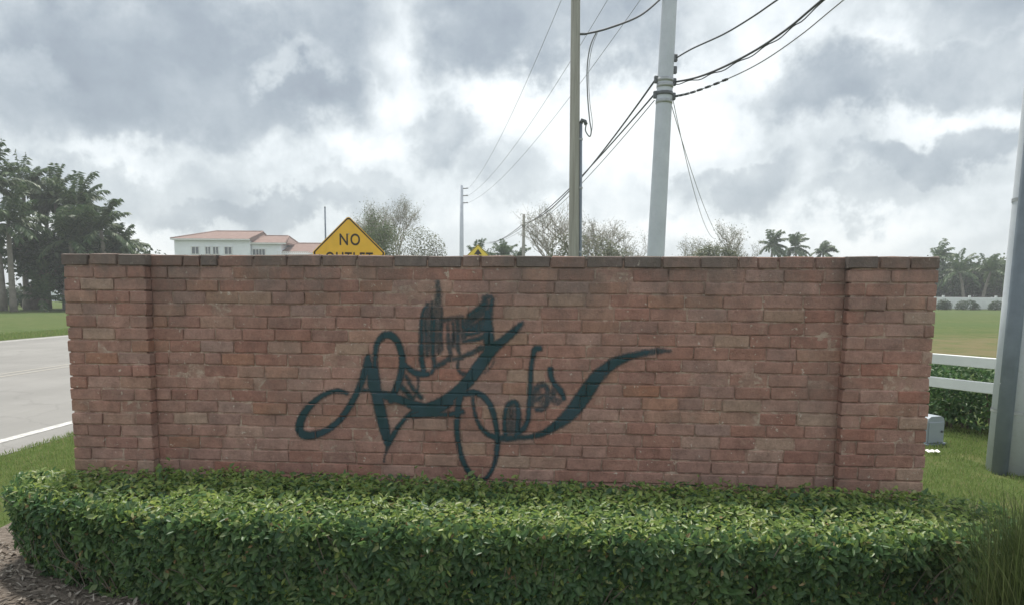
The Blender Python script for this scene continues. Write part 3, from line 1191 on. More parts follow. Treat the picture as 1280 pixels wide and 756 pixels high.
# top leaves
n = 46000
x = rng.uniform(PO[:, 0].min(), PO[:, 0].max(), n)
y = rng.uniform(PO[:, 1].min(), PO[:, 1].max(), n)
k = in_poly(x, y, PO)
x, y = x[k], y[k]
dp = dist_poly(x, y, PO)
P = np.stack([x, y, np.zeros(len(x))], axis=1)
bumpy = vnoise(P, 5.0) * 0.032 + vnoise(P, 1.4, 9.0) * 0.02 + vnoise(P, 13.0, 2.0) * 0.014
z = hz + bumpy + rng.uniform(-0.085, 0.026, len(x)) - np.clip(0.07 - dp, 0, 1) * 0.55
sprig = rng.random(len(x)) < 0.035
z = z + np.where(sprig, rng.uniform(0.01, 0.05, len(x)), 0)
P[:, 2] = z
N = np.stack([rng.normal(0, 0.55, len(x)), rng.normal(-0.15, 0.55, len(x)), np.ones(len(x))], axis=1)
young = rng.random(len(x)) < np.clip(0.74 + (z - hz) * 8, 0.15, 0.95)
topP, topN = P, N


def lens(n, lo, hi):
    return rng.uniform(lo, hi, n)


# side leaves: walk the outline, skip the part behind (against the wall)
nS = 58000
seg = np.roll(PO, -1, axis=0) - PO
L = np.hypot(seg[:, 0], seg[:, 1])
nf_ = len(front) + len(back)
act = np.zeros(len(PO))
act[:nf_ - 1] = L[:nf_ - 1]
act[-1] = L[-1]
act[-2] = L[-2]
pick = rng.choice(len(PO), nS, p=act / act.sum())
t = rng.random(nS)[:, None]
base2 = PO[pick] + seg[pick] * t
nrm = np.stack([seg[pick][:, 1], -seg[pick][:, 0]], axis=1) / L[pick][:, None]
cen = PO.mean(axis=0)
flip = np.sum(nrm * (base2 - cen), axis=1) < 0
nrm[flip] *= -1
zz = hz * rng.random(nS) ** 0.85
inset = 0.02 + (0.03 + 0.07 * (base2[:, 0] < -2.2)) * np.clip(1 - zz / hz, 0, 1) ** 1.2 + np.clip(zz - (hz - 0.05), 0, 1) * 0.6
P3 = np.stack([base2[:, 0], base2[:, 1], zz], axis=1)
inset = inset + vnoise(P3, 6.0, 3.0) * 0.05 + vnoise(P3, 2.0, 5.0) * 0.03 + np.abs(rng.normal(0, 0.045, nS)) - 0.03
P3[:, :2] -= nrm * inset[:, None]
N3 = np.concatenate([nrm * 1.0, np.full((nS, 1), 0.45)], axis=1) + rng.normal(0, 0.55, (nS, 3))
hole = vnoise(P3, 7.5, 21.0) > 0.38          # thin spots where the dark inside shows
P3, N3 = P3[~hole], N3[~hole]
nS = len(P3)
youngS = rng.random(nS) < 0.14 + 0.35 * np.clip((P3[:, 2] - hz + 0.06) / 0.06, 0, 1)
Aold = np.concatenate([topP[~young], P3[~youngS]]) - hloc
Nold = np.concatenate([topN[~young], N3[~youngS]])
Anew = np.concatenate([topP[young], P3[youngS]]) - hloc
Nnew = np.concatenate([topN[young], N3[youngS]])
dry = rng.random(len(Aold)) < 0.022
o = obj_me('foliage', leaf_mesh('foliage', Aold[~dry], Nold[~dry], lens((~dry).sum(), 0.024, 0.062), lens((~dry).sum(), 0.014, 0.034), rng), 'hedge_leaf', hedge)
o['kind'] = 'stuff'
o = obj_me('new_growth', leaf_mesh('new_growth', Anew, Nnew, lens(len(Anew), 0.018, 0.046), lens(len(Anew), 0.011, 0.025), rng), 'hedge_new_leaf', hedge)
o['kind'] = 'stuff'
o['label'] = 'yellow green young leaves on the hedge top'
o = obj_me('dry_leaves', leaf_mesh('dry_leaves', Aold[dry], Nold[dry], lens(dry.sum(), 0.025, 0.045), lens(dry.sum(), 0.014, 0.024), rng), 'hedge_dry_leaf', hedge)
o['kind'] = 'stuff'
# solid dark core that blocks the view through the hedge, plus visible twigs
inner = []
cc = PO.mean(axis=0)
mbt = MB()
ring = []
for p in PO:
    d = cc - p
    ring.append(p + d / np.linalg.norm(d) * 0.24)
nn_ = len(ring)
vs = [(q[0] - hloc[0], q[1] - hloc[1], 0.0) for q in ring] + [(q[0] - hloc[0], q[1] - hloc[1], hz - 0.10) for q in ring]
mbt.add(vs, [tuple(range(nn_, 2 * nn_))] + [(i, (i + 1) % nn_, nn_ + (i + 1) % nn_, nn_ + i) for i in range(nn_)])
mbt.build('dark_core', 'hedge_core', hedge)
mbt = MB()
rr = random.Random(4)
for k in range(420):
    i = rr.choices(range(len(PO)), list(act))[0]
    t = rr.random()
    b = PO[i] + seg[i] * t
    d = cc - b
    d = d / np.linalg.norm(d)
    p = b + d * rr.uniform(0.08, 0.2) - hloc[:2]
    z0 = rr.uniform(0.02, 0.3)
    q = p - d * rr.uniform(0.02, 0.12) + np.array([rr.uniform(-.08, .08), rr.uniform(-.04, .04)])
    mbt.tube([(p[0], p[1], z0), ((p[0] + q[0]) / 2, (p[1] + q[1]) / 2, z0 + 0.08), (q[0], q[1], min(hz + 0.01, z0 + rr.uniform(0.1, 0.24)))], [0.0035, 0.0028, 0.0015], 4, False)
mbt.build('twigs', 'twig', hedge)['kind'] = 'stuff'

# mulch bed round the hedge
mp = []
for p in PO:
    d = p - cc
    mp.append(p + d / np.linalg.norm(d) * 0.28)
mp = [on_z(u, v).xy for (u, v) in ((-140, 640), (-60, 628), (10, 630))] + [Vector((x_, y_)) for (x_, y_) in ((1.6, 2.2), (2.4, 3.0), (2.7, 3.8))] + [wr.xy + WN.xy * 0.1, wl.xy + WN.xy * 0.1]
bed = [on_z(30, 645).xy, on_z(-60, 690).xy, on_z(-170, 790).xy, Vector((-2.7, 2.0)), Vector((2.3, 2.0)), Vector((2.75, 3.0)), wr.xy + WX.xy * 0.1, wl.xy - WX.xy * 0.05]
sheet('mulch_bed', bed, 0.004, 'mulch')
BP = np.array([[p[0], p[1]] for p in bed])
n = 5200
x = rng.uniform(-3.6, -1.2, n)
y = rng.uniform(2.2, 4.6, n)
k = in_poly(x, y, BP)
P = np.stack([x[k], y[k], rng.uniform(0.006, 0.022, k.sum())], axis=1)
N = np.stack([rng.normal(0, .35, k.sum()), rng.normal(0, .35, k.sum()), np.ones(k.sum())], axis=1)
o = obj_me('mulch_chips', leaf_mesh('mulch_chips', P, N, rng.uniform(0.02, 0.07, k.sum()), rng.uniform(0.008, 0.02, k.sum()), rng, 0.3), 'mulch_chip')
tag(o, 'brown grey bark chips scattered beside the hedge end', 'mulch', kind='stuff')

# ================================================================== GRASS
def grass(name, polyxy, n, h0, h1, w, label, seed, mat='grass_blade', avoid=None):
    rg = np.random.default_rng(seed)
    PP = np.array(polyxy)
    x = rg.uniform(PP[:, 0].min(), PP[:, 0].max(), n)
    y = rg.uniform(PP[:, 1].min(), PP[:, 1].max(), n)
    k = in_poly(x, y, PP)
    if avoid is not None:
        k &= ~in_poly(x, y, avoid)
    x, y = x[k], y[k]
    P = np.stack([x, y, np.zeros(len(x))], axis=1)
    cl = vnoise(P, 1.2) * 0.5 + vnoise(P, 5.0, 4.0) * 0.5
    keep = rg.random(len(x)) < np.clip(0.75 + cl * 0.9, 0.15, 1)
    P = P[keep]
    cl = cl[keep]
    n = len(P)
    up = np.stack([rg.normal(0, .45, n), rg.normal(0, .45, n), np.ones(n)], axis=1)
    side = np.stack([rg.normal(0, 1, n), rg.normal(0, 1, n), np.zeros(n)], axis=1)
    H = rg.uniform(h0, h1, n) * (1 + cl * 0.7)
    me = leaf_mesh(name, P, unit(side), H, np.full(n, w), rg, 0.1, 0.0, False, unit(up))
    o = obj_me(name, me, mat)
    return tag(o, label, 'grass', kind='stuff')


RX = lambda y: road_x(-4.75, y)
lg = [(RX(4.0) - 0.03, 4.0), (-3.1, 4.2), (-2.6, 5.2), (-2.2, 7.0), (-2.0, 11.5), (RX(11.5) - 0.05, 11.5)]
grass('lawn_grass', lg, 75000, 0.02, 0.06, 0.008, 'short green grass between the road edge and the brick wall end', 1, avoid=BP)
rg_ = [(2.35, 3.4), (3.4, 3.4), (7.5, 9.3), (4.2, 9.6), (2.35, 5.0)]
grass('lawn_grass', rg_, 90000, 0.02, 0.05, 0.007, 'short green grass between the brick wall and the white rail fence', 2, avoid=BP)
# longer verge along the far road edge, makes its ragged dark lip
vg = [(road_x(-16.3, 12) + 0.05, 12), (road_x(-16.3, 40) + 0.05, 40), (road_x(-18.2, 40), 40), (road_x(-18.2, 12), 12)]
grass('verge_grass', vg, 42000, 0.05, 0.15, 0.02, 'rough grass verge along the far side of the road', 3)

# ================================================================== FENCE, FIELD HEDGE, PEDESTAL, RIGHT POLE
fa = on_z(1160, 442, 0.86)
fb = at_depth(1245, 447.5, 8.2)
fa = at_depth(1166, 442.5, 8.85)
fdir = (fb - fa)
fdir.z = 0
fdir.normalize()
f0 = Vector((fa.x, fa.y, 0)) - fdir * 3.4
f1 = Vector((fb.x, fb.y, 0)) + fdir * 1.5
flen = (f1 - f0).length
fang = math.atan2(fdir.y, fdir.x)
fence = thing('rail_fence', 'white two rail vinyl fence in front of the loose green hedge', 'fence', f0, rz=fang)
z_hi = (at_depth(1205, 451, 8.5).z)
z_lo = (at_depth(1200, 481, 8.5).z)
for (zc_) in (z_hi, z_lo):
    mb = MB()
    mb.box((flen / 2, 0, zc_), (flen, 0.038, 0.118), ch=0.006)
    mb.build('rail', 'vinyl_white', fence)
for s in (0.35, 2.45, flen - 0.75):
    mb = MB()
    mb.box((s, 0.0, 0.52), (0.125, 0.125, 1.04), ch=0.006)
    p = mb.build('post', 'vinyl_white', fence)
    mb = MB()
    mb.add([(s - .075, -.075, 1.04), (s + .075, -.075, 1.04), (s + .075, .075, 1.04), (s - .075, .075, 1.04), (s, 0, 1.09)],
           [(3, 2, 1, 0), (0, 1, 4), (1, 2, 4), (2, 3, 4), (3, 0, 4)])
    mb.build('post_cap', 'vinyl_white', p)

# loose hedge behind the fence
fn = Vector((-fdir.y, fdir.x, 0))
if fn.y < 0:
    fn = -fn
fh = thing('loose_hedge', 'loose dark leafed hedge growing behind the white rail fence', 'hedge', f0 + fn * 0.55)
rg = np.random.default_rng(8)
n = 30000
a = rg.uniform(0, flen, n)
b = rg.uniform(-0.42, 0.42, n)
z = rg.uniform(0.08, 0.80, n)
Pn = np.stack([a, b, z], axis=1)
gaps = vnoise(Pn, 4.5, 2.0) + vnoise(Pn, 11.0, 7.0) * 0.6
keep = (gaps > -0.12) & (z < 0.72 + 0.1 * vnoise(Pn, 3.0, 1.0) + 0.05)
a, b, z = a[keep], b[keep], z[keep]
P = np.outer(a, np.array(fdir)) + np.outer(b, np.array(fn)) + np.outer(z, [0, 0, 1.0])
N = rg.normal(0, 0.7, (len(a), 3)) + np.array([-fn.x, -fn.y, 0.6])
n = len(a)
o = obj_me('foliage', leaf_mesh('foliage', P, N, rg.uniform(.045, .085, n), rg.uniform(.025, .042, n), rg), 'hedge_leaf', fh)
o['kind'] = 'stuff'
mbt = MB()
rr = random.Random(3)
for k in range(60):
    s = rr.uniform(0, flen)
    q = fdir * s + fn * rr.uniform(-0.25, 0.25)
    top = q + fdir * rr.uniform(-.2, .2) + fn * rr.uniform(-.2, .2) + Vector((0, 0, rr.uniform(.45, .7)))
    mbt.tube([q, (q + top) / 2 + Vector((rr.uniform(-.04, .04), 0, 0)), top], [0.014, 0.010, 0.005], 5, False)
mbt.build('stems', 'twig', fh)['kind'] = 'stuff'

# utility pedestal
pp = on_z(1158, 554)
ped = thing('utility_pedestal', 'small grey utility pedestal on the grass beside the right brick pillar', 'utility box', (pp.x, pp.y, 0), rz=0.35)
mb = MB()
pts = [(-0.12, 0), (0.12, 0), (0.12, 0.25), (0.105, 0.29), (0.07, 0.31), (-0.07, 0.31), (-0.105, 0.29), (-0.12, 0.25)]
mb.prism(pts, -0.10, 0.10)
mb.build('cabinet', 'pedestal_grey', ped)
mb = MB()
mb.box((0, -0.106, 0.14), (0.20, 0.012, 0.22), ch=0.004)
d = mb.build('door', 'pedestal_grey', ped)
mb = MB()
mb.tube([(0.07, -0.112, 0.15), (0.07, -0.128, 0.15)], 0.012, 8)
mb.build('lock', 'steel_dark', d)
mb = MB()
mb.box((0, 0, 0.012), (0.30, 0.26, 0.024), ch=0.004)
mb.build('base', 'conduit_grey', ped)

pp = on_z(1162, 568)
mb = MB()
for k in range(5):
    mb.add([(-.05 + k * .025, -.03, .012 + .005 * (k % 2)), (-.025 + k * .025, -.03 + .01 * (k % 3), .012 + .005 * ((k + 1) % 2)), (-.025 + k * .025, .04, .02 + .01 * ((k + 1) % 2)), (-.05 + k * .025, .04, .022 + .01 * (k % 2))], [(0, 1, 2, 3)])
o = mb.build('paper_scrap', 'paper', None, (pp.x + 0.02, pp.y, 0.02))
tag(o, 'crumpled white scrap of paper on the grass by the pillar', 'paper')

# the near concrete pole at the right
bl = on_z(1236, 588)
d0 = bl.y
bp = at_depth(1262, 588, d0)
base = Vector((bp.x, bp.y, 0))
rb = 0.19
lean = at_depth(1308, 130, d0)
zt = 9.5
ax = Vector(((lean.x - base.x) / lean.z, 0, 1.0))
npole = thing('concrete_pole', 'near pale concrete utility pole with a dark cable guard, beside the white rail fence', 'utility pole', base, group='concrete utility poles')
mb = MB()
mb.tube([ax * z_ for z_ in (-0.05, 1.5, 3, 5, 7, zt)], [rb * (1 - 0.022 * z_) for z_ in (0, 1.5, 3, 5, 7, zt)], 20)
mb.build('shaft', 'concrete', npole)
mb = MB()
ga = Vector((-0.83, -0.56, 0)).normalized()
path = [ax * z_ + ga * (rb * (1 - 0.022 * z_) + 0.004) for z_ in (0.0, 1.5, 3, 5, 7)]
mb.tube(path, 0.066, 10)
mb.build('cable_guard', 'conduit_grey', npole)
for z_ in (0.55, 2.4, 4.3, 6.2):
    mb = MB()
    rr_ = rb * (1 - 0.022 * z_) + 0.006
    mb.tube([ax * z_ - Vector((0, 0, .015)), ax * z_ + Vector((0, 0, .015))], rr_, 20, False)
    mb.build('strap', 'galvanised', npole)

# ================================================================== POLES AND WIRES BEYOND THE WALL
def wire(name, label, path, r, mat='cable_black', parts=None, sag=0.0, n=24, group=None):
    """path: list of points, smooth curve through them"""
    P = [Vector(p) for p in path]
    pts = []
    if len(P) == 2:
        for i in range(n + 1):
            t = i / n
            q = P[0].lerp(P[1], t)
            q.z -= sag * 4 * t * (1 - t)
            pts.append(q)
    else:
        for k in range(len(P) - 1):
            p0, p1, p2, p3 = P[max(k - 1, 0)], P[k], P[k + 1], P[min(k + 2, len(P) - 1)]
            for j in range(8 + (k == len(P) - 2)):
                t = j / 8
                pts.append(0.5 * (2 * p1 + (p2 - p0) * t + (2 * p0 - 5 * p1 + 4 * p2 - p3) * t * t + (3 * p1 - p0 - 3 * p2 + p3) * t ** 3))
    mb = MB()
    mb.tube(pts, r, 5, True)
    o = mb.build(name, mat)
    tag(o, label, 'cable', group)
    return o, pts


# big tapering concrete pole
DC = 22.0
cb = at_depth(819.5, 322, DC)
ct = at_depth(837, 0, DC)
ax = (ct - cb) / (ct.z - cb.z)
base = cb - ax * cb.z
cpole = thing('concrete_pole', 'tall tapering concrete utility pole carrying the cable bundle, beyond the brick wall', 'utility pole', base, group='concrete utility poles')
HC = 15.2
rad = lambda z_: 0.262 - 0.0062 * z_
mb = MB()
mb.tube([ax * z_ for z_ in (-0.05, 2, 4, 6, 8, 10, 12, HC)], [rad(z_) for z_ in (0, 2, 4, 6, 8, 10, 12, HC)], 24)
mb.build('shaft', 'concrete', cpole)


def on_pole(v):
    """height along the concrete pole for photograph row v"""
    return at_depth(830, v, DC).z


for v in (101, 108, 118, 128):
    z_ = on_pole(v)
    mb = MB()
    mb.tube([ax * (z_ - .05), ax * (z_ + .05)], rad(z_) + 0.014, 24, True)
    mb.build('band', 'galvanised' if v != 118 else 'steel_dark', cpole)
for v, side in ((73, 1), (88, 1), (103, 1), (121, 1), (100, -1), (119, -1)):
    z_ = on_pole(v)
    mb = MB()
    q = ax * z_ + Vector((side * (rad(z_) + 0.03), 0, 0))
    mb.box(q, (0.12, 0.10, 0.20), ch=0.02)
    mb.build('cable_clamp', 'steel_dark', cpole)
for z_, xo in ((14.6, -0.9), (13.6, 0.75), (12.6, 1.45)):
    mb = MB()
    mb.tube([ax * z_, ax * z_ + Vector((xo, 0, 0.12))], [0.06, 0.04], 8)
    mb.build('insulator_arm', 'insulator', cpole)
pol = lambda v, side: base + ax * on_pole(v) + Vector((side * (rad(on_pole(v)) + 0.05), 0, 0))

# cables leaving to the upper right, towards the camera side
def run(start, marks, ext=1.0):
    """marks: (u, v, distance)"""
    pts = [start] + [at_depth(u, v, d) for (u, v, d) in marks]
    d = pts[-1] - pts[-2]
    pts.append(pts[-1] + d * ext)
    return pts


G_R = 'cables running from the concrete pole over the field side'
wire('utility_cable', 'single black cable leaving the tall concrete pole highest on the field side', run(pol(73, 1), [(866, 61, 21.2), (905, 43, 19.8), (940, 22, 18.6), (972, 0, 17.6)], 3.0), 0.021)
o, pts = wire('utility_cable', 'thick black cable bundle clamped to the tall concrete pole, middle of three on field side', run(pol(103, 1), [(872, 97, 21.0), (905, 84, 19.8), (945, 63, 18.6), (985, 36, 17.6), (1028, 0, 16.6)], 3.0), 0.027)
mb = MB()
mb.tube([q + Vector((0.02, 0, -0.05 - 0.05 * math.sin(i * 0.9) * 0.5)) for i, q in enumerate(pts)], 0.014, 5)
mb.build('lashed_cable', 'cable_black', o)
o, pts = wire('utility_cable', 'thin beaded cable leaving the tall concrete pole lowest on the field side', run(pol(121, 1), [(865, 116, 21.0), (905, 101, 19.8), (950, 79, 18.5), (1000, 45, 17.3), (1055, 0, 16.2)], 3.0), 0.014, 'cable_grey')
for i in range(2, 18, 2):
    for t in (0.0, 0.5):
        q = pts[i].lerp(pts[i + 1], t)
        mb = MB()
        mb.tube([q - Vector((0.045, 0, 0.012)), q + Vector((0.045, 0, 0.012))], 0.030, 6)
        mb.build('lashing_clip', 'cable_black', o)

# cables receding along the road to the far wooden pole
DF = 65.0
fpb = at_depth(654.5, 300, DF)
fp = thing('wooden_pole', 'distant thin wooden pole where the receding cables end, between the bare trees', 'utility pole', (fpb.x, fpb.y, 0), group='wooden utility poles')
ztop = at_depth(655, 268, DF).z
mb = MB()
mb.tube([(0, 0, -0.05), (0, 0, ztop / 2), (0, 0, ztop)], [0.17, 0.15, 0.12], 10)
mb.build('shaft', 'pole_wood', fp)
mb = MB()
mb.box((0, -0.14, ztop - 1.0), (0.3, 0.1, 0.14), ch=0.02)
mb.build('cable_clamp', 'steel_dark', fp)
fz = at_depth(655, 281, DF).z
e1 = Vector((fpb.x, fpb.y - 0.14, fz))
for k, (v, dz, sg, r_, lab, mt) in enumerate(((100, 0.1, 0.9, 0.028, 'thick black cable receding from the tall concrete pole, uppermost of three', 'cable_black'),
                                             (118, -0.12, 0.45, 0.025, 'black cable receding from the tall concrete pole, middle of three', 'cable_black'),
                                             (126, -0.4, 0.6, 0.014, 'thin grey cable receding from the tall concrete pole, lowest of three', 'cable_grey'))):
    wire('utility_cable', lab, [pol(v, -1), e1 + Vector((0, 0, dz))], r_, mt, sag=sg)
    far = at_depth(612 - 4 * k, 303 + k, 120.0)
    wire('utility_cable', lab.replace('receding from the tall concrete pole', 'going on beyond the distant wooden pole'), [e1 + Vector((0, 0.1, dz)), far], r_, mt, sag=0.4)

# near wooden pole
DW_ = 20.0
wbp = at_depth(717.3, 322, DW_)
wtp = at_depth(719.5, 0, DW_)
axw = (wtp - wbp) / (wtp.z - wbp.z)
wbase = wbp - axw * wbp.z
wpole = thing('wooden_pole', 'tall round wooden utility pole standing left of the concrete pole', 'utility pole', wbase, group='wooden utility poles')
radw = lambda z_: 0.146 - 0.0036 * z_
mb = MB()
mb.tube([axw * z_ for z_ in (-0.05, 2, 4, 6, 8, 9.5, 11)], [radw(z_) for z_ in (0, 2, 4, 6, 8, 9.5, 11)], 18)
mb.build('shaft', 'pole_wood', wpole)
zr = at_depth(725, 155, DW_).z
xo = lambda z_: axw * z_ + Vector((radw(z_) + 0.03, -0.03, 0))
mb = MB()
mb.tube([xo(0), xo(2.5), xo(zr)], 0.035, 8)
cd = mb.build('conduit', 'conduit_grey', wpole)
mb = MB()
mb.tube([xo(zr), xo(zr + 0.08) + Vector((0.03, 0, 0)), xo(zr + 0.05) + Vector((0.10, 0, 0)), xo(zr - 0.03) + Vector((0.13, 0, 0))], [0.05, 0.055, 0.05, 0.045], 8)
mb.build('weatherhead', 'steel_dark', cd)
for z_ in (2.6, 4.2, 5.4):
    mb = MB()
    mb.box(xo(z_), (0.09, 0.09, 0.04))
    mb.build('conduit_strap', 'galvanised', wpole)
zs = at_depth(727, 43, DW_).z
mb = MB()
mb.tube([axw * zs, axw * zs + Vector((radw(zs) + 0.12, 0, 0))], 0.03, 8)
mb.build('hook', 'steel_dark', wpole)
hk = wbase + axw * zs + Vector((radw(zs) + 0.12, 0, 0))
wire('service_cable', 'black service cable strung from the wooden pole to the top of the concrete pole', [hk, at_depth(760, 36, 20.4), at_depth(800, 20, 21.1), base + ax * on_pole(-3) + Vector((-0.2, 0, 0))], 0.026)
wire('drop_cable', 'thin drop cable hanging in a loop beside the wooden pole', [at_depth(746, 40, 20.2), at_depth(738, 58, 20.1), at_depth(734, 85, 20.05), at_depth(734.5, 120, 20.0), at_depth(737, 150, 20.0), at_depth(739, 164, 20.0), at_depth(737, 171, 20.0), at_depth(732, 164, 20.0), wbase + xo(zr - 0.03) + Vector((0.13, 0, 0))], 0.017, 'cable_grey')
wire('drop_cable', 'thinner second strand of the drop loop beside the wooden pole', [at_depth(747, 41, 20.25), at_depth(740, 60, 20.15), at_depth(736, 88, 20.1), at_depth(737, 125, 20.1), at_depth(740.5, 155, 20.1), at_depth(738, 171, 20.05)], 0.008, 'cable_grey')

# far concrete pole with line post insulators
DP = 90.0
q = at_depth(577, 300, DP)
zt = at_depth(578, 232, DP).z
p2 = thing('concrete_pole', 'far slim concrete transmission pole with three side insulators, near the far yellow sign', 'utility pole', (q.x, q.y, 0), group='concrete utility poles')
mb = MB()
mb.tube([(0, 0, -.05), (0, 0, zt / 2), (0, 0, zt)], [0.28, 0.24, 0.19], 14)
mb.build('shaft', 'concrete', p2)
arm_tip = []
for v in (236, 245, 254):
    z_ = at_depth(578, v, DP).z
    mb = MB()
    mb.tube([(0, 0, z_), (0.75, -0.1, z_ + 0.03)], [0.08, 0.07], 8)
    mb.build('insulator', 'insulator', p2)
    arm_tip.append(Vector((q.x + 0.78, q.y - 0.1, z_ + 0.03)))
ends = [(14.72, -0.9), (13.72, 0.75), (12.72, 1.45)]
lab3 = ['top', 'middle', 'bottom']
for k in range(3):
    z_, xo_ = ends[k]
    e2 = base + ax * z_ + Vector((xo_, 0, 0.12))
    o, pts = wire('transmission_wire', 'faint transmission wire from the %s insulator of the far concrete pole' % lab3[k], [arm_tip[k], e2], 0.011, 'cable_grey', sag=1.5)

# two thin wires dropping to the field trees
for k, (u1, v1, lab) in enumerate(((893, 285, 'left'), (898, 292, 'right'))):
    s0 = base + ax * on_pole(126 + 5 * k) + Vector((rad(7) + 0.03 - 0.06 * k, -0.05 * k, 0))
    e = at_depth(u1 + 1 + 7 * k, v1 + 14, 52.0 - k * 0.8)
    wire('drop_wire', 'thin grey wire dropping from the concrete pole to the field bushes, %s' % ('upper of two' if k == 0 else 'lower of two'), [s0, e], 0.011, 'cable_grey', sag=0.9 - 0.25 * k)

# thin lone mast beside the sign
q = at_depth(407, 300, 62)
mast = thing('thin_mast', 'thin grey mast rising behind the no outlet sign', 'pole', (q.x, q.y, 0))
zt = at_depth(407, 260, 62).z
mb = MB()
mb.tube([(0, 0, -.05), (0, 0, zt / 2), (0, 0, zt)], [0.085, 0.075, 0.06], 8)
mb.build('shaft', 'conduit_grey', mast)
mb = MB()
mb.tube([(0, 0, zt), (0, 0, zt + 0.1)], [0.075, 0.03], 8)
mb.build('cap', 'steel_dark', mast)


# ================================================================== SIGNS
def round_diamond(half, r, seg=6):
    pts = []
    for k in range(4):
        a = R(90 * k)
        c = half - r * math.sqrt(2)
        cx, cz = c * math.cos(a), c * math.sin(a)
        for j in range(seg + 1):
            t = a - R(45) + R(90) * j / seg
            pts.append((cx + r * math.cos(t), cz + r * math.sin(t)))
    return pts


def text_part(body, size, x, z, y, mat, parent, name, stretch=1.0, space=1.0):
    cu = bpy.data.curves.new('text', 'FONT')
    cu.body = body
    cu.size = size
    cu.align_x = 'CENTER'
    cu.align_y = 'CENTER'
    cu.extrude = 0.001
    cu.offset = 0.0035
    cu.space_character = space
    t = bpy.data.objects.new('text', cu)
    COL.objects.link(t)
    bpy.context.view_layer.update()
    me = bpy.data.meshes.new_from_object(t.evaluated_get(bpy.context.evaluated_depsgraph_get()))
    bpy.data.objects.remove(t)
    co = np.zeros(len(me.vertices) * 3, dtype=np.float32)
    me.vertices.foreach_get('co', co)
    co = co.reshape(-1, 3)
    new = np.stack([co[:, 0] * stretch + x, y - co[:, 2], co[:, 1] + z], axis=1)
    me.vertices.foreach_set('co', new.ravel().astype(np.float32))
    me.update()
    me.materials.clear()
    return obj_me(name, me, mat, parent)


def sign(u_ap, v_ap, d, half, mat, label, rz, cat='road sign'):
    ap = at_depth(u_ap, v_ap, d)
    zc_ = ap.z - half
    s = thing('warning_sign', label, cat, (ap.x, ap.y, 0), rz=rz, group='yellow diamond warning signs')
    mb = MB()
    pts = [(p[0], p[1] + zc_) for p in round_diamond(half, 0.045)]
    mb.prism(pts, 0.0, 0.003)
    pan = mb.build('panel', mat, s)
    # black border line
    mb = MB()
    o_, i_ = round_diamond(half - 0.014, 0.04), round_diamond(half - 0.040, 0.032)
    n = len(o_)
    vs = [(p[0], -0.0015, p[1] + zc_) for p in o_] + [(p[0], -0.0015, p[1] + zc_) for p in i_]
    mb.add(vs, [(k, (k + 1) % n, n + (k + 1) % n, n + k) for k in range(n)])
    mb.build('border', 'sign_black', pan)
    # u-channel post
    mb = MB()
    h = zc_ + half * 0.85
    for (cx, cy, sx, sy) in ((0, 0.012, 0.05, 0.006), (-0.025, 0.026, 0.006, 0.034), (0.025, 0.026, 0.006, 0.034), (-0.036, 0.042, 0.026, 0.005), (0.036, 0.042, 0.026, 0.005)):
        mb.box((cx, cy, h / 2), (sx, sy, h))
    mb.build('post', 'galvanised', s)
    for zz_ in (zc_ + 0.28, zc_ - 0.28):
        mb = MB()
        mb.tube([(0, -0.006, zz_), (0, 0.0, zz_)], 0.010, 8)
        mb.build('bolt', 'galvanised', s)
    return s, pan, zc_


D1 = 11.5
s1, pan, zc_ = sign(435.5, 270, D1, 0.545, 'sign_yellow', 'orange yellow diamond sign reading NO OUTLET behind the wall top', R(4))
k1 = D1 / 960
text_part('NO', 0.235, 0.012, zc_ + 0.545 - 29.5 * k1, -0.0022, 'sign_black', pan, 'lettering', 0.78, 1.22)
text_part('OUTLET', 0.235, 0.0, zc_ + 0.545 - 52.0 * k1, -0.0022, 'sign_black', pan, 'lettering', 0.74, 1.12)
s2, pan2, zc2 = sign(597.5, 305.5, 31.0, 0.545, 'sign_lemon', 'far lemon yellow diamond sign with black arrow peeping over the wall', R(3))
mb = MB()
mb.box((0, -0.004, zc2 + 0.0), (0.07, 0.004, 0.46))
mb.add([(-0.16, -0.004, zc2 + 0.14), (0.16, -0.004, zc2 + 0.14), (0.0, -0.004, zc2 + 0.36)], [(0, 1, 2)])
mb.build('arrow', 'sign_black', pan2)

# ================================================================== THE HOUSE
DH = 115.0
kx = DH / FPX


def hp(u, v):
    p = at_depth(u, v, DH)
    return p.x, p.z


hx, _ = hp(290, 320)
house = thing('house', 'large white stucco house with red tile hip roofs behind the brick wall', 'house', (hx, DH, 0))


def lx(u):
    return hp(u, 310)[0] - hx


def lz(v):
    return hp(300, v)[1]


def hip(name, u0, u1, v_eave, v_ridge, ur0, ur1, y0, y1, mat='roof_tile', over=0.45):
    ze, zr_ = lz(v_eave), lz(v_ridge)
    a, b = lx(u0), lx(u1)
    ra, rb_ = lx(ur0), lx(ur1)
    ym = (y0 + y1) / 2
    mb = MB()
    vs = [(a, y0 - over, ze), (b, y0 - over, ze), (b, y1 + over, ze), (a, y1 + over, ze), (ra, ym, zr_), (rb_, ym, zr_)]
    vs += [(a, y0 - over, ze - 0.22), (b, y0 - over, ze - 0.22), (b, y1 + over, ze - 0.22), (a, y1 + over, ze - 0.22)]
    mb.add(vs, [(0, 1, 5, 4), (1, 2, 5), (2, 3, 4, 5), (3, 0, 4), (6, 9, 8, 7), (0, 6, 7, 1), (1, 7, 8, 2), (2, 8, 9, 3), (3, 9, 6, 0)])
    rf = mb.build('roof', mat, house)
    mb = MB()
    for (p, q_) in ((4, 5), (0, 4), (1, 5), (3, 4), (2, 5)):
        mb.tube([vs[p], vs[q_]], 0.12, 6)
    mb.build('ridge_tiles', mat, rf)
    mb = MB()
    mb.box(((a + b) / 2, y0 - over - 0.04, ze - 0.13), (b - a, 0.06, 0.2))
    mb.build('fascia', 'trim_white', rf)


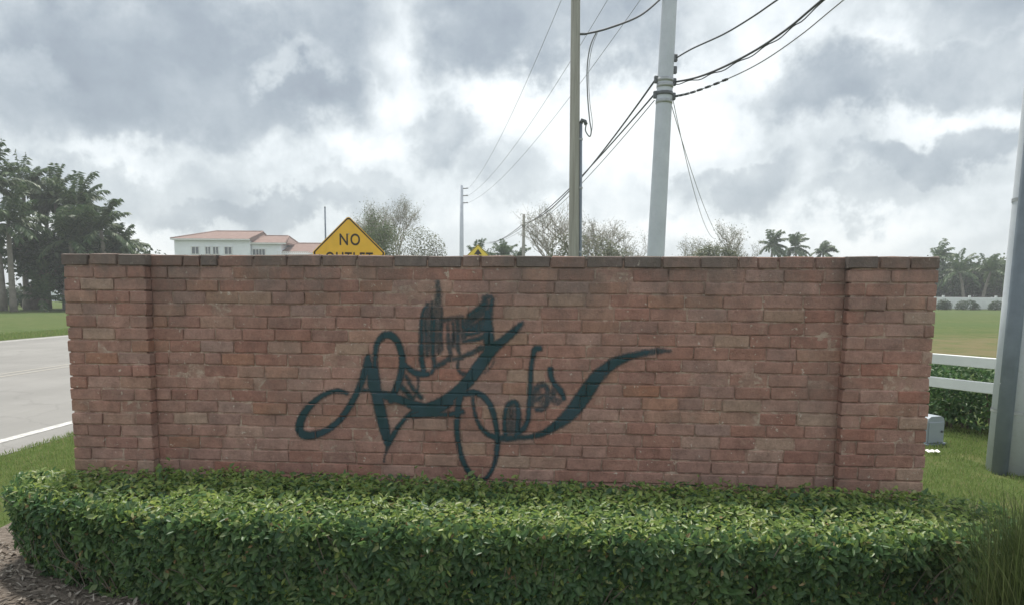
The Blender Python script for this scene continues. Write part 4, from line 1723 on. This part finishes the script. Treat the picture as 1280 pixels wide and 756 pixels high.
def hbox(name, u0, u1, v0, y0, y1, mat):
    a, b = lx(u0), lx(u1)
    z1 = lz(v0)
    mb = MB()
    mb.box(((a + b) / 2, (y0 + y1) / 2, z1 / 2), (b - a, y1 - y0, z1))
    return mb.build(name, mat, house)


def window(u0, u1, v0, v1, y, wall_o, mull=1):
    a, b, z0, z1 = lx(u0), lx(u1), lz(v1), lz(v0)
    mb = MB()
    t = 0.10
    for (cx, cz, sx, sz) in (((a + b) / 2, z1, b - a + 2 * t, t), ((a + b) / 2, z0, b - a + 2 * t, t), (a - t / 2, (z0 + z1) / 2, t, z1 - z0), (b + t / 2, (z0 + z1) / 2, t, z1 - z0)):
        mb.box((cx, y - 0.06, cz), (sx, 0.12, sz))
    for k in range(mull):
        x_ = a + (b - a) * (k + 1) / (mull + 1)
        mb.box((x_, y - 0.05, (z0 + z1) / 2), (0.07, 0.08, z1 - z0))
    w = mb.build('window', 'trim_white', house)
    mb = MB()
    mb.box(((a + b) / 2, y - 0.015, (z0 + z1) / 2), (b - a, 0.02, z1 - z0))
    mb.build('pane', 'window_glass', w)


w1 = hbox('wall', 218, 312, 299, 0, 11, 'stucco_white')
hip('roof', 215, 314, 299, 286, 254, 314, 0, 11)
w2 = hbox('wall', 312.5, 349, 304, 0.8, 9, 'stucco_white')
hip('roof', 309, 357, 303, 292, 318, 349, 0.8, 9)
w3 = hbox('wall', 349.5, 412, 316, 1.5, 10, 'stucco_cream')
hip('roof', 348, 416, 315, 301, 357, 408, 1.5, 10)
for (a, b) in ((240, 248.5), (257, 263), (266.5, 273), (281, 289.5)):
    window(a, b, 309, 318.5, 0.0, w1)
window(313.8, 329, 311, 319, 0.8, w2, 3)
for (a, b) in ((240, 248.5), (257, 273), (281, 289.5)):
    window(a, b, 333, 346, 0.0, w1)
for (a, b) in ((358, 368), (378, 392)):
    window(a, b, 326, 338, 1.5, w3)
mb = MB()
mb.box((lx(365), 1.0, lz(318.5)), (lx(385) - lx(345), 1.6, 0.18))
mb.box((lx(365), 0.25, lz(314.5)), (lx(385) - lx(345), 0.06, 0.08))
for k in range(16):
    mb.box((lx(346 + k * 2.5), 0.25, lz(316.5)), (0.05, 0.05, lz(314.5) - lz(318.5)))
mb.build('balcony', 'trim_white', house)
# little left wing with its own eave
hbox('wall', 213.5, 217.6, 302, 2, 9, 'stucco_cream')


# ================================================================== TREES
def palm(name, label, base, height, crown, fronds=18, seed=0, wind=(0, 0), mat='palm_leaf', trunk_r=0.17, lean=0.3, droop=1.0, leaflet=0.55, group=None, lw=0.10, np_=26, elev=(-20, 82)):
    rr = random.Random(seed)
    t = thing(name, label, 'palm tree', base, group=group)
    mb = MB()
    la = rr.uniform(0, 6.28)
    path, rads = [], []
    for i in range(7):
        s = i / 6
        path.append(Vector((math.cos(la) * lean * s * s, math.sin(la) * lean * s * s, -0.05 + height * s)))
        rads.append(trunk_r * (1.25 - 0.55 * s + (0.25 if i == 0 else 0)))
    mb.tube(path, rads, 10)
    mb.build('trunk', 'palm_bark', t)
    top = path[-1]
    mbr = MB()
    P, A, N, LL = [], [], [], []
    for k in range(fronds):
        az = 6.283 * k / fronds * 2.618 + rr.uniform(-.3, .3)
        el = math.radians(rr.uniform(*elev)) if k > 3 else math.radians(rr.uniform(55, 88))
        ln = crown * rr.uniform(0.8, 1.1)
        d = Vector((math.cos(az) * math.cos(el), math.sin(az) * math.cos(el), math.sin(el)))
        p = top.copy()
        pts = [p.copy()]
        for j in range(9):
            d = (d + Vector((wind[0] * 0.05, wind[1] * 0.05, -0.115 * droop))).normalized()
            p = p + d * ln / 9
            pts.append(p.copy())
        mbr.tube(pts, [0.035 * (1 - 0.085 * j) for j in range(10)], 4, False)
        for j in range(np_):
            s = 0.12 + 0.88 * j / np_
            f = s * 9
            i0 = min(int(f), 8)
            q = pts[i0].lerp(pts[i0 + 1], f - i0)
            tg = (pts[i0 + 1] - pts[i0]).normalized()
            sd = tg.cross(Vector((0, 0, 1)))
            if sd.length < 0.05:
                sd = Vector((1, 0, 0))
            sd.normalize()
            for sg in (-1, 1):
                dirv = (sd * sg * 0.75 + tg * 0.55 + Vector((0, 0, -0.45 * droop + rr.uniform(-.25, .25)))).normalized()
                nv = dirv.cross(tg)
                if nv.z < 0:
                    nv = -nv
                P.append(q)
                A.append(dirv)
                N.append(nv + Vector((rr.uniform(-.3, .3), rr.uniform(-.3, .3), 0)))
                LL.append(leaflet * (1 - 0.55 * abs(s - 0.45)) * rr.uniform(.8, 1.15))
    P, A, N, LL = (np.array([tuple(v) for v in X]) if X is not LL else np.array(LL) for X in (P, A, N, LL))
    rg = np.random.default_rng(seed)
    cr_ = obj_me('crown', leaf_mesh('crown', P, N, LL, np.full(len(P), lw), rg, 0.15, 0.12, False, A), mat, t)
    mbr.build('frond_ribs', mat, cr_)
    return t


def tree(name, label, base, height, spread, seed=0, leaves=5000, leaf=(0.16, 0.30), mat='tree_leaf_dark', depth=4, trunk_r=0.22, trunk_h=0.25, bare=False, group=None, flat=1.0, wood='bark', cat='tree', clump=0.5, kids=(3, 4)):
    rr = random.Random(seed)
    t = thing(name, label, cat, base, group=group)
    mb = MB()
    mbt = MB()
    tips = []

    def grow(p, d, ln, r, lv):
        n = 3
        pts, rad_ = [p.copy()], [r]
        for i in range(n):
            d = (d + Vector((rr.gauss(0, .16), rr.gauss(0, .16), rr.gauss(0.03, .10)))).normalized()
            p = p + d * ln / n
            pts.append(p.copy())
            rad_.append(r * (1 - 0.45 * (i + 1) / n))
        (mb if lv <= 1 else mbt).tube(pts, rad_, 8 if lv <= 1 else (5 if lv == 2 else 3), False)
        if lv >= 2:
            tips.extend((pts[1], pts[2], pts[3]))
        if lv >= depth:
            return
        for k in range(rr.randint(*kids)):
            az = rr.uniform(0, 6.283)
            sp_ = rr.uniform(0.35, 0.95)
            side = Vector((math.cos(az), math.sin(az), 0))
            nd = (d * (1 - sp_ * 0.5) + side * sp_ + Vector((0, 0, 0.18))).normalized()
            q = pts[rr.choice((2, 3, 3))]
            grow(q, nd, ln * rr.uniform(0.62, 0.85), r * 0.55 * rr.uniform(.85, 1.1), lv + 1)

    grow(Vector((0, 0, -0.05)), Vector((0, 0, 1)), height * trunk_h, trunk_r, 0)
    # fit the skeleton to the wanted size
    V = np.array([tuple(v) for v in tips])
    zmax = np.percentile(V[:, 2], 97)
    rmax = np.percentile(np.hypot(V[:, 0], V[:, 1]), 95)
    z0 = height * trunk_h

    def fit(v):
        z = v[2]
        zz_ = z if z < z0 else z0 + (z - z0) * (height - z0) / max(zmax - z0, .1)
        k = (spread / rmax) if z > z0 * 0.8 else (1 + (spread / rmax - 1) * max(z, 0) / (z0 * 0.8))
        return (v[0] * k, v[1] * k, zz_)

    mb.v = [fit(v) for v in mb.v]
    mbt.v = [fit(v) for v in mbt.v]
    tp = np.array([fit(v) for v in V])
    mb.build('trunk', wood, t)
    mbt.build('branches', wood if not bare else 'bare_twig', t)
    if leaves:
        rg = np.random.default_rng(seed + 50)
        idx_ = rg.integers(0, len(tp), leaves)
        P = tp[idx_] + rg.normal(0, clump, (leaves, 3)) * np.array([1, 1, 0.75])
        N = rg.normal(0, 0.6, (leaves, 3)) + np.array([0, 0, 0.6])
        cr_ = obj_me('crown', leaf_mesh('crown', P, N, rg.uniform(*leaf, leaves), rg.uniform(leaf[0] * .5, leaf[1] * .6, leaves), rg, 0.2, 0.2, False), mat, t)
    return t


def ground_at(u, d):
    p = at_depth(u, 372, d)
    return Vector((p.x, p.y, 0))


def h_at(v, d, u=640):
    return at_depth(u, v, d).z


# --- left group: palms round a broadleaf tree, across the road
GL = 'palms in the clump across the road'
tree('shade_tree', 'dark dense shade tree with a stout trunk across the road', ground_at(38, 58), h_at(306, 58, 40), 5.0, 21, 12000, (0.28, 0.52), 'tree_leaf_dark', 4, 0.55, 0.30, clump=0.75)
tree('shade_tree', 'low dark spreading tree under the palms next to the brick wall end', ground_at(118, 62), h_at(306, 62, 118), 4.2, 22, 8000, (0.26, 0.48), 'tree_leaf_dark', 4, 0.30, 0.22, clump=0.7)
spec = [(4, 54, 226, 2.9, 'tallest feathery palm of the clump across the road'), (33, 57, 236, 2.6, 'feathery palm of the clump standing just behind the stout trunk'),
        (60, 60, 258, 2.4, 'feathery palm half hidden in the middle of the clump'), (82, 58, 250, 2.5, 'feathery palm with one upright plume between the shade trees'),
        (110, 57, 257, 2.6, 'feathery palm with arching plumes above the brick wall end'), (136, 56, 284, 2.4, 'short bushy palm drooping over the brick wall end'),
        (16, 52, 276, 2.6, 'short bushy palm in front of the tallest palm'), (96, 55, 296, 2.4, 'low bushy palm between the two drooping palms'),
        (158, 58, 308, 1.9, 'lowest palm of the clump, just peeping over the brick wall end')]
for k, (u, d, v, cw, lab) in enumerate(spec):
    palm('feather_palm', lab, ground_at(u, d), h_at(v, d, u) - 0.2, cw * 1.12, 21, 30 + k, (0.5, 0), 'palm_leaf', 0.18, 0.3, 1.2, 0.62, GL, 0.115, 36, (-5, 86))
palm('young_palm', 'small pale young palm at the foot of the stout shade tree', ground_at(53, 54), 0.9, 2.0, 18, 61, (0, 0), 'palm_leaf', 0.14, 0.05, 0.7, 0.5, None, 0.09, 22)


def bush(name, label, base, L, D, H, n, mat, seed, leaf=(0.12, 0.22), group=None, rz=0.0, cat='shrub'):
    t = thing(name, label, cat, base, group=group, rz=rz)
    rg = np.random.default_rng(seed)
    q = rg.normal(size=(n, 3))
    q = unit(q) * (rg.random((n, 1)) ** 0.25)
    q[:, 2] = np.abs(q[:, 2])
    sq = np.sign(q) * np.abs(q) ** 0.72
    P = sq * np.array([L / 2, D / 2, H])
    nz_ = vnoise(P, 1.3 / max(H, .6), seed) * 0.22
    P = P * (1 + nz_[:, None])
    P[:, 2] += 0.02
    N = unit(q) + rg.normal(0, .5, (n, 3)) + np.array([0, 0, .3])
    o = obj_me('foliage', leaf_mesh('foliage', P, N, rg.uniform(*leaf, n), rg.uniform(leaf[0] * .5, leaf[1] * .6, n), rg, 0.2, 0.1, False), mat, t)
    mb = MB()
    rr = random.Random(seed)
    for k in range(7):
        a = rr.uniform(-.35, .35) * L
        mb.tube([(a, 0, -0.03), (a + rr.uniform(-.2, .2) * H, rr.uniform(-.2, .2) * D, H * .4), (a + rr.uniform(-.4, .4) * H, rr.uniform(-.3, .3) * D, H * .8)], [0.05 * H ** .5, 0.035 * H ** .5, 0.012], 5, False)
    so = mb.build('stems', 'bark', t)
    so['kind'] = 'stuff'
    return t


q = ground_at(-10, 66)
bush('dark_hedge', 'dark clipped hedge behind the stout shade tree', q, 9.0, 1.8, 1.75, 5000, 'tree_leaf_dark', 71, (0.14, 0.26), cat='hedge')
# pale garden wall far behind the trees
q = ground_at(88, 95)
gw = thing('garden_wall', 'low pale garden wall showing under the trees across the road', 'wall', q)
for k in range(6):
    mb = MB()
    mb.box((-9.0 + k * 3.6, 0, 0.65), (3.2, 0.2, 1.3), ch=0.02)
    mb.build('panel', 'stucco_white', gw)
    mb = MB()
    mb.box((-10.8 + k * 3.6, 0, 0.78), (0.38, 0.38, 1.56), ch=0.03)
    mb.build('post', 'stucco_white', gw)

# --- bare, feathery trees behind the wall
tree('bare_tree', 'leafless greyish tree standing right behind the no outlet sign', ground_at(512, 58), h_at(256, 58, 512), 3.9, 81, 9000, (0.06, 0.12), 'tree_leaf_grey', 6, 0.20, 0.22, True, 'bare trees beyond the wall', wood='bare_twig', clump=0.16, kids=(3, 4))
tree('bare_tree', 'leafless twiggy tree behind the wooden utility pole', ground_at(734, 54), h_at(268, 54, 734), 4.1, 84, 7500, (0.06, 0.11), 'tree_leaf_grey', 6, 0.20, 0.22, True, 'bare trees beyond the wall', wood='bare_twig', clump=0.16, kids=(3, 4))
tree('bare_tree', 'low round bushy tree right of the tall concrete pole', ground_at(896, 50), h_at(293, 50, 896), 2.6, 87, 7500, (0.06, 0.11), 'tree_leaf_grey', 6, 0.17, 0.20, True, 'bare trees beyond the wall', wood='bare_twig', clump=0.16, kids=(3, 4))
tree('leafy_tree', 'small green leafy tree hugging the right edge of the no outlet sign', ground_at(462, 50), h_at(277, 50, 462), 1.3, 91, 5600, (0.08, 0.15), 'tree_leaf_mid', 4, 0.14, 0.3, clump=0.35)
bush('leafy_shrub', 'grey green shrub mass below the leafless tree behind the sign', ground_at(505, 53), 7.0, 2.5, h_at(289, 53, 505), 15000, 'tree_leaf_grey', 92, (0.09, 0.17))
bush('leafy_shrub', 'grey green shrub mass at the foot of the wooden utility pole', ground_at(738, 51), 7.4, 2.5, h_at(296, 51, 738), 5200, 'tree_leaf_grey', 93, (0.14, 0.26))
bush('leafy_shrub', 'grey green shrub under the low bushy tree right of the concrete pole', ground_at(896, 48), 4.6, 2.2, h_at(298, 48, 896), 5200, 'tree_leaf_grey', 94, (0.13, 0.24))
for k, (u, d, v, lab) in enumerate(((600, 70, 306, 'small dark palm behind the far yellow sign'), (628, 74, 308, 'small dark palm left of the distant wooden pole'), (648, 72, 311, 'low dark palm at the foot of the distant wooden pole'))):
    palm('small_palm', lab, ground_at(u, d), h_at(v, d, u) - 0.9, 1.6, 18, 120 + k, (0.3, 0), 'palm_leaf', 0.14, 0.2, 1.0, 0.5, 'small palms beyond the wall', 0.12, 20)
bush('leafy_shrub', 'dark green shrub row behind the far yellow sign', ground_at(620, 78), 8.0, 2.5, h_at(311, 78, 620), 4200, 'tree_leaf_dark', 97, (0.16, 0.30))

# --- coconut palms on the right, bent by the wind
GP = 'wind bent palms beyond the field'
for k, (u, d, v, cr_, lab) in enumerate(((960, 98, 294, 2.2, 'wind bent palm with dark fronds, first of three above the wall top'), (997, 100, 297, 2.2, 'wind bent palm, middle of three above the wall top'),
                                        (1030, 104, 306, 1.9, 'shorter wind bent palm, last of three above the wall top'),
                                        (1162, 96, 308, 2.5, 'wind bent palm rising right behind the right brick pillar'), (1205, 92, 322, 2.9, 'broad palm over the tree line beside the near concrete pole'),
                                        (1228, 94, 324, 2.7, 'second broad palm over the tree line, its trunk splayed towards the pole'), (1262, 96, 330, 2.3, 'low palm over the tree line, half behind the near concrete pole'))):
    H = h_at(v, d, u)
    palm('coconut_palm', lab, ground_at(u, d), H - cr_ * 0.55, cr_, 17, 140 + k, (1.4, 0), 'palm_leaf', 0.17, 0.7, 1.15, 0.62, GP, 0.17, 22)

# tree line and white wall beyond the field
for k, (u, d, v, sp_, lab) in enumerate(((1180, 104, 338, 3.4, 'rounded green tree behind the white perimeter wall, next to the brick pillar'), (1216, 102, 345, 3.6, 'rounded green tree behind the white perimeter wall, under the broad palms'),
                                        (1252, 100, 336, 3.8, 'taller green tree behind the white perimeter wall, by the near concrete pole'), (1290, 103, 340, 4.0, 'green tree behind the white perimeter wall, right of the near concrete pole'),
                                        (1140, 106, 344, 3.4, 'green tree behind the white perimeter wall, hidden by the brick pillar'), (1330, 101, 338, 4.0, 'outermost green tree behind the white perimeter wall'))):
    tree('field_tree', lab, ground_at(u, d), h_at(v - 3, d, u), sp_ * 1.25, 200 + k, 11000, (0.28, 0.5), 'tree_leaf_mid' if k == 2 else 'tree_leaf_dark', 4, 0.22, 0.14, clump=0.75, group='trees behind the perimeter wall')
pa = ground_at(1080, 88)
pw = thing('perimeter_wall', 'long low white perimeter wall at the far end of the green field', 'wall', pa, rz=0.0)
for k in range(13):
    mb = MB()
    mb.box((k * 3.0 + 1.5, 0, 0.72), (2.76, 0.14, 1.30), ch=0.02)
    mb.build('panel', 'vinyl_white', pw)
    mb = MB()
    mb.box((k * 3.0, 0, 0.78), (0.22, 0.22, 1.56), ch=0.02)
    mb.build('post', 'vinyl_white', pw)
for k, (u, L_) in enumerate(((1180, 1.5), (1210, 2.8), (1250, 2.4), (1288, 2.6))):
    bush('clipped_shrub', ('dark clipped shrub before the perimeter wall, next to the brick pillar', 'long dark clipped shrub before the perimeter wall, between two others',
                           'dark clipped shrub before the perimeter wall, at the near concrete pole', 'dark clipped shrub before the perimeter wall, right of the near pole')[k],
         ground_at(u, 85.5), L_, 1.2, 1.05, 1500, 'tree_leaf_dark', 230 + k, (0.10, 0.18), 'clipped shrubs along the perimeter wall')

# --- feathery ornamental grass at the right hedge end
og = at_depth(1326, 700, 2.75)
t = thing('ornamental_grass', 'tall feathery clump of ornamental grass at the right end of the low hedge', 'grass clump', (og.x, og.y, 0))
rg = np.random.default_rng(77)
n = 6000
az = rg.uniform(0, 6.283, n)
sp_ = np.abs(rg.normal(0, 0.21, n))
Lh = rg.uniform(0.45, 1.02, n)
b0 = np.stack([rg.normal(0, .09, n), rg.normal(0, .09, n), np.zeros(n)], axis=1)
dirh = np.stack([np.cos(az), np.sin(az), np.zeros(n)], axis=1)
V, F = [], []
K = 6
for j in range(K + 1):
    s = j / K
    ctr = b0 + dirh * (sp_ * (0.25 * s + 0.75 * s * s))[:, None] * Lh[:, None] + np.array([0, 0, 1.0]) * (Lh * (s - 0.16 * s * s * (1 + sp_)))[:, None]
    w = 0.0030 * (1 - 0.85 * s)
    sd = np.stack([-np.sin(az + rg.normal(0, .15, n)), np.cos(az), np.zeros(n)], axis=1) * w
    V.append(ctr - sd)
    V.append(ctr + sd)
V = np.stack(V, axis=1).reshape(-1, 3)
b = np.arange(n)[:, None] * (2 * (K + 1))
F = np.concatenate([b + np.array([[2 * j, 2 * j + 1, 2 * j + 3, 2 * j + 2]]) for j in range(K)], axis=0)
o = obj_me('blades', mesh_np('blades', V, F), 'plume_blade', t)
o['kind'] = 'stuff'

# ================================================================== HAZE
HAZE = 0.0014
if HAZE > 0:
    m = bpy.data.materials.new('haze_air')
    m.use_nodes = True
    m.node_tree.nodes.clear()
    ou = m.node_tree.nodes.new('ShaderNodeOutputMaterial')
    pv = m.node_tree.nodes.new('ShaderNodeVolumePrincipled')
    pv.inputs['Color'].default_value = (0.86, 0.9, 0.93, 1)
    pv.inputs['Density'].default_value = HAZE
    pv.inputs['Anisotropy'].default_value = 0.3
    m.node_tree.links.new(pv.outputs[0], ou.inputs['Volume'])
    MATS['haze_air'] = m
    mb = MB()
    mb.box((0, 100, 9.5), (1810, 1610, 21.0))
    hz_o = mb.build('haze', 'haze_air')
    hz_o['kind'] = 'stuff'
    hz_o['label'] = 'thin pale humid air over the whole place'
    hz_o['category'] = 'haze'
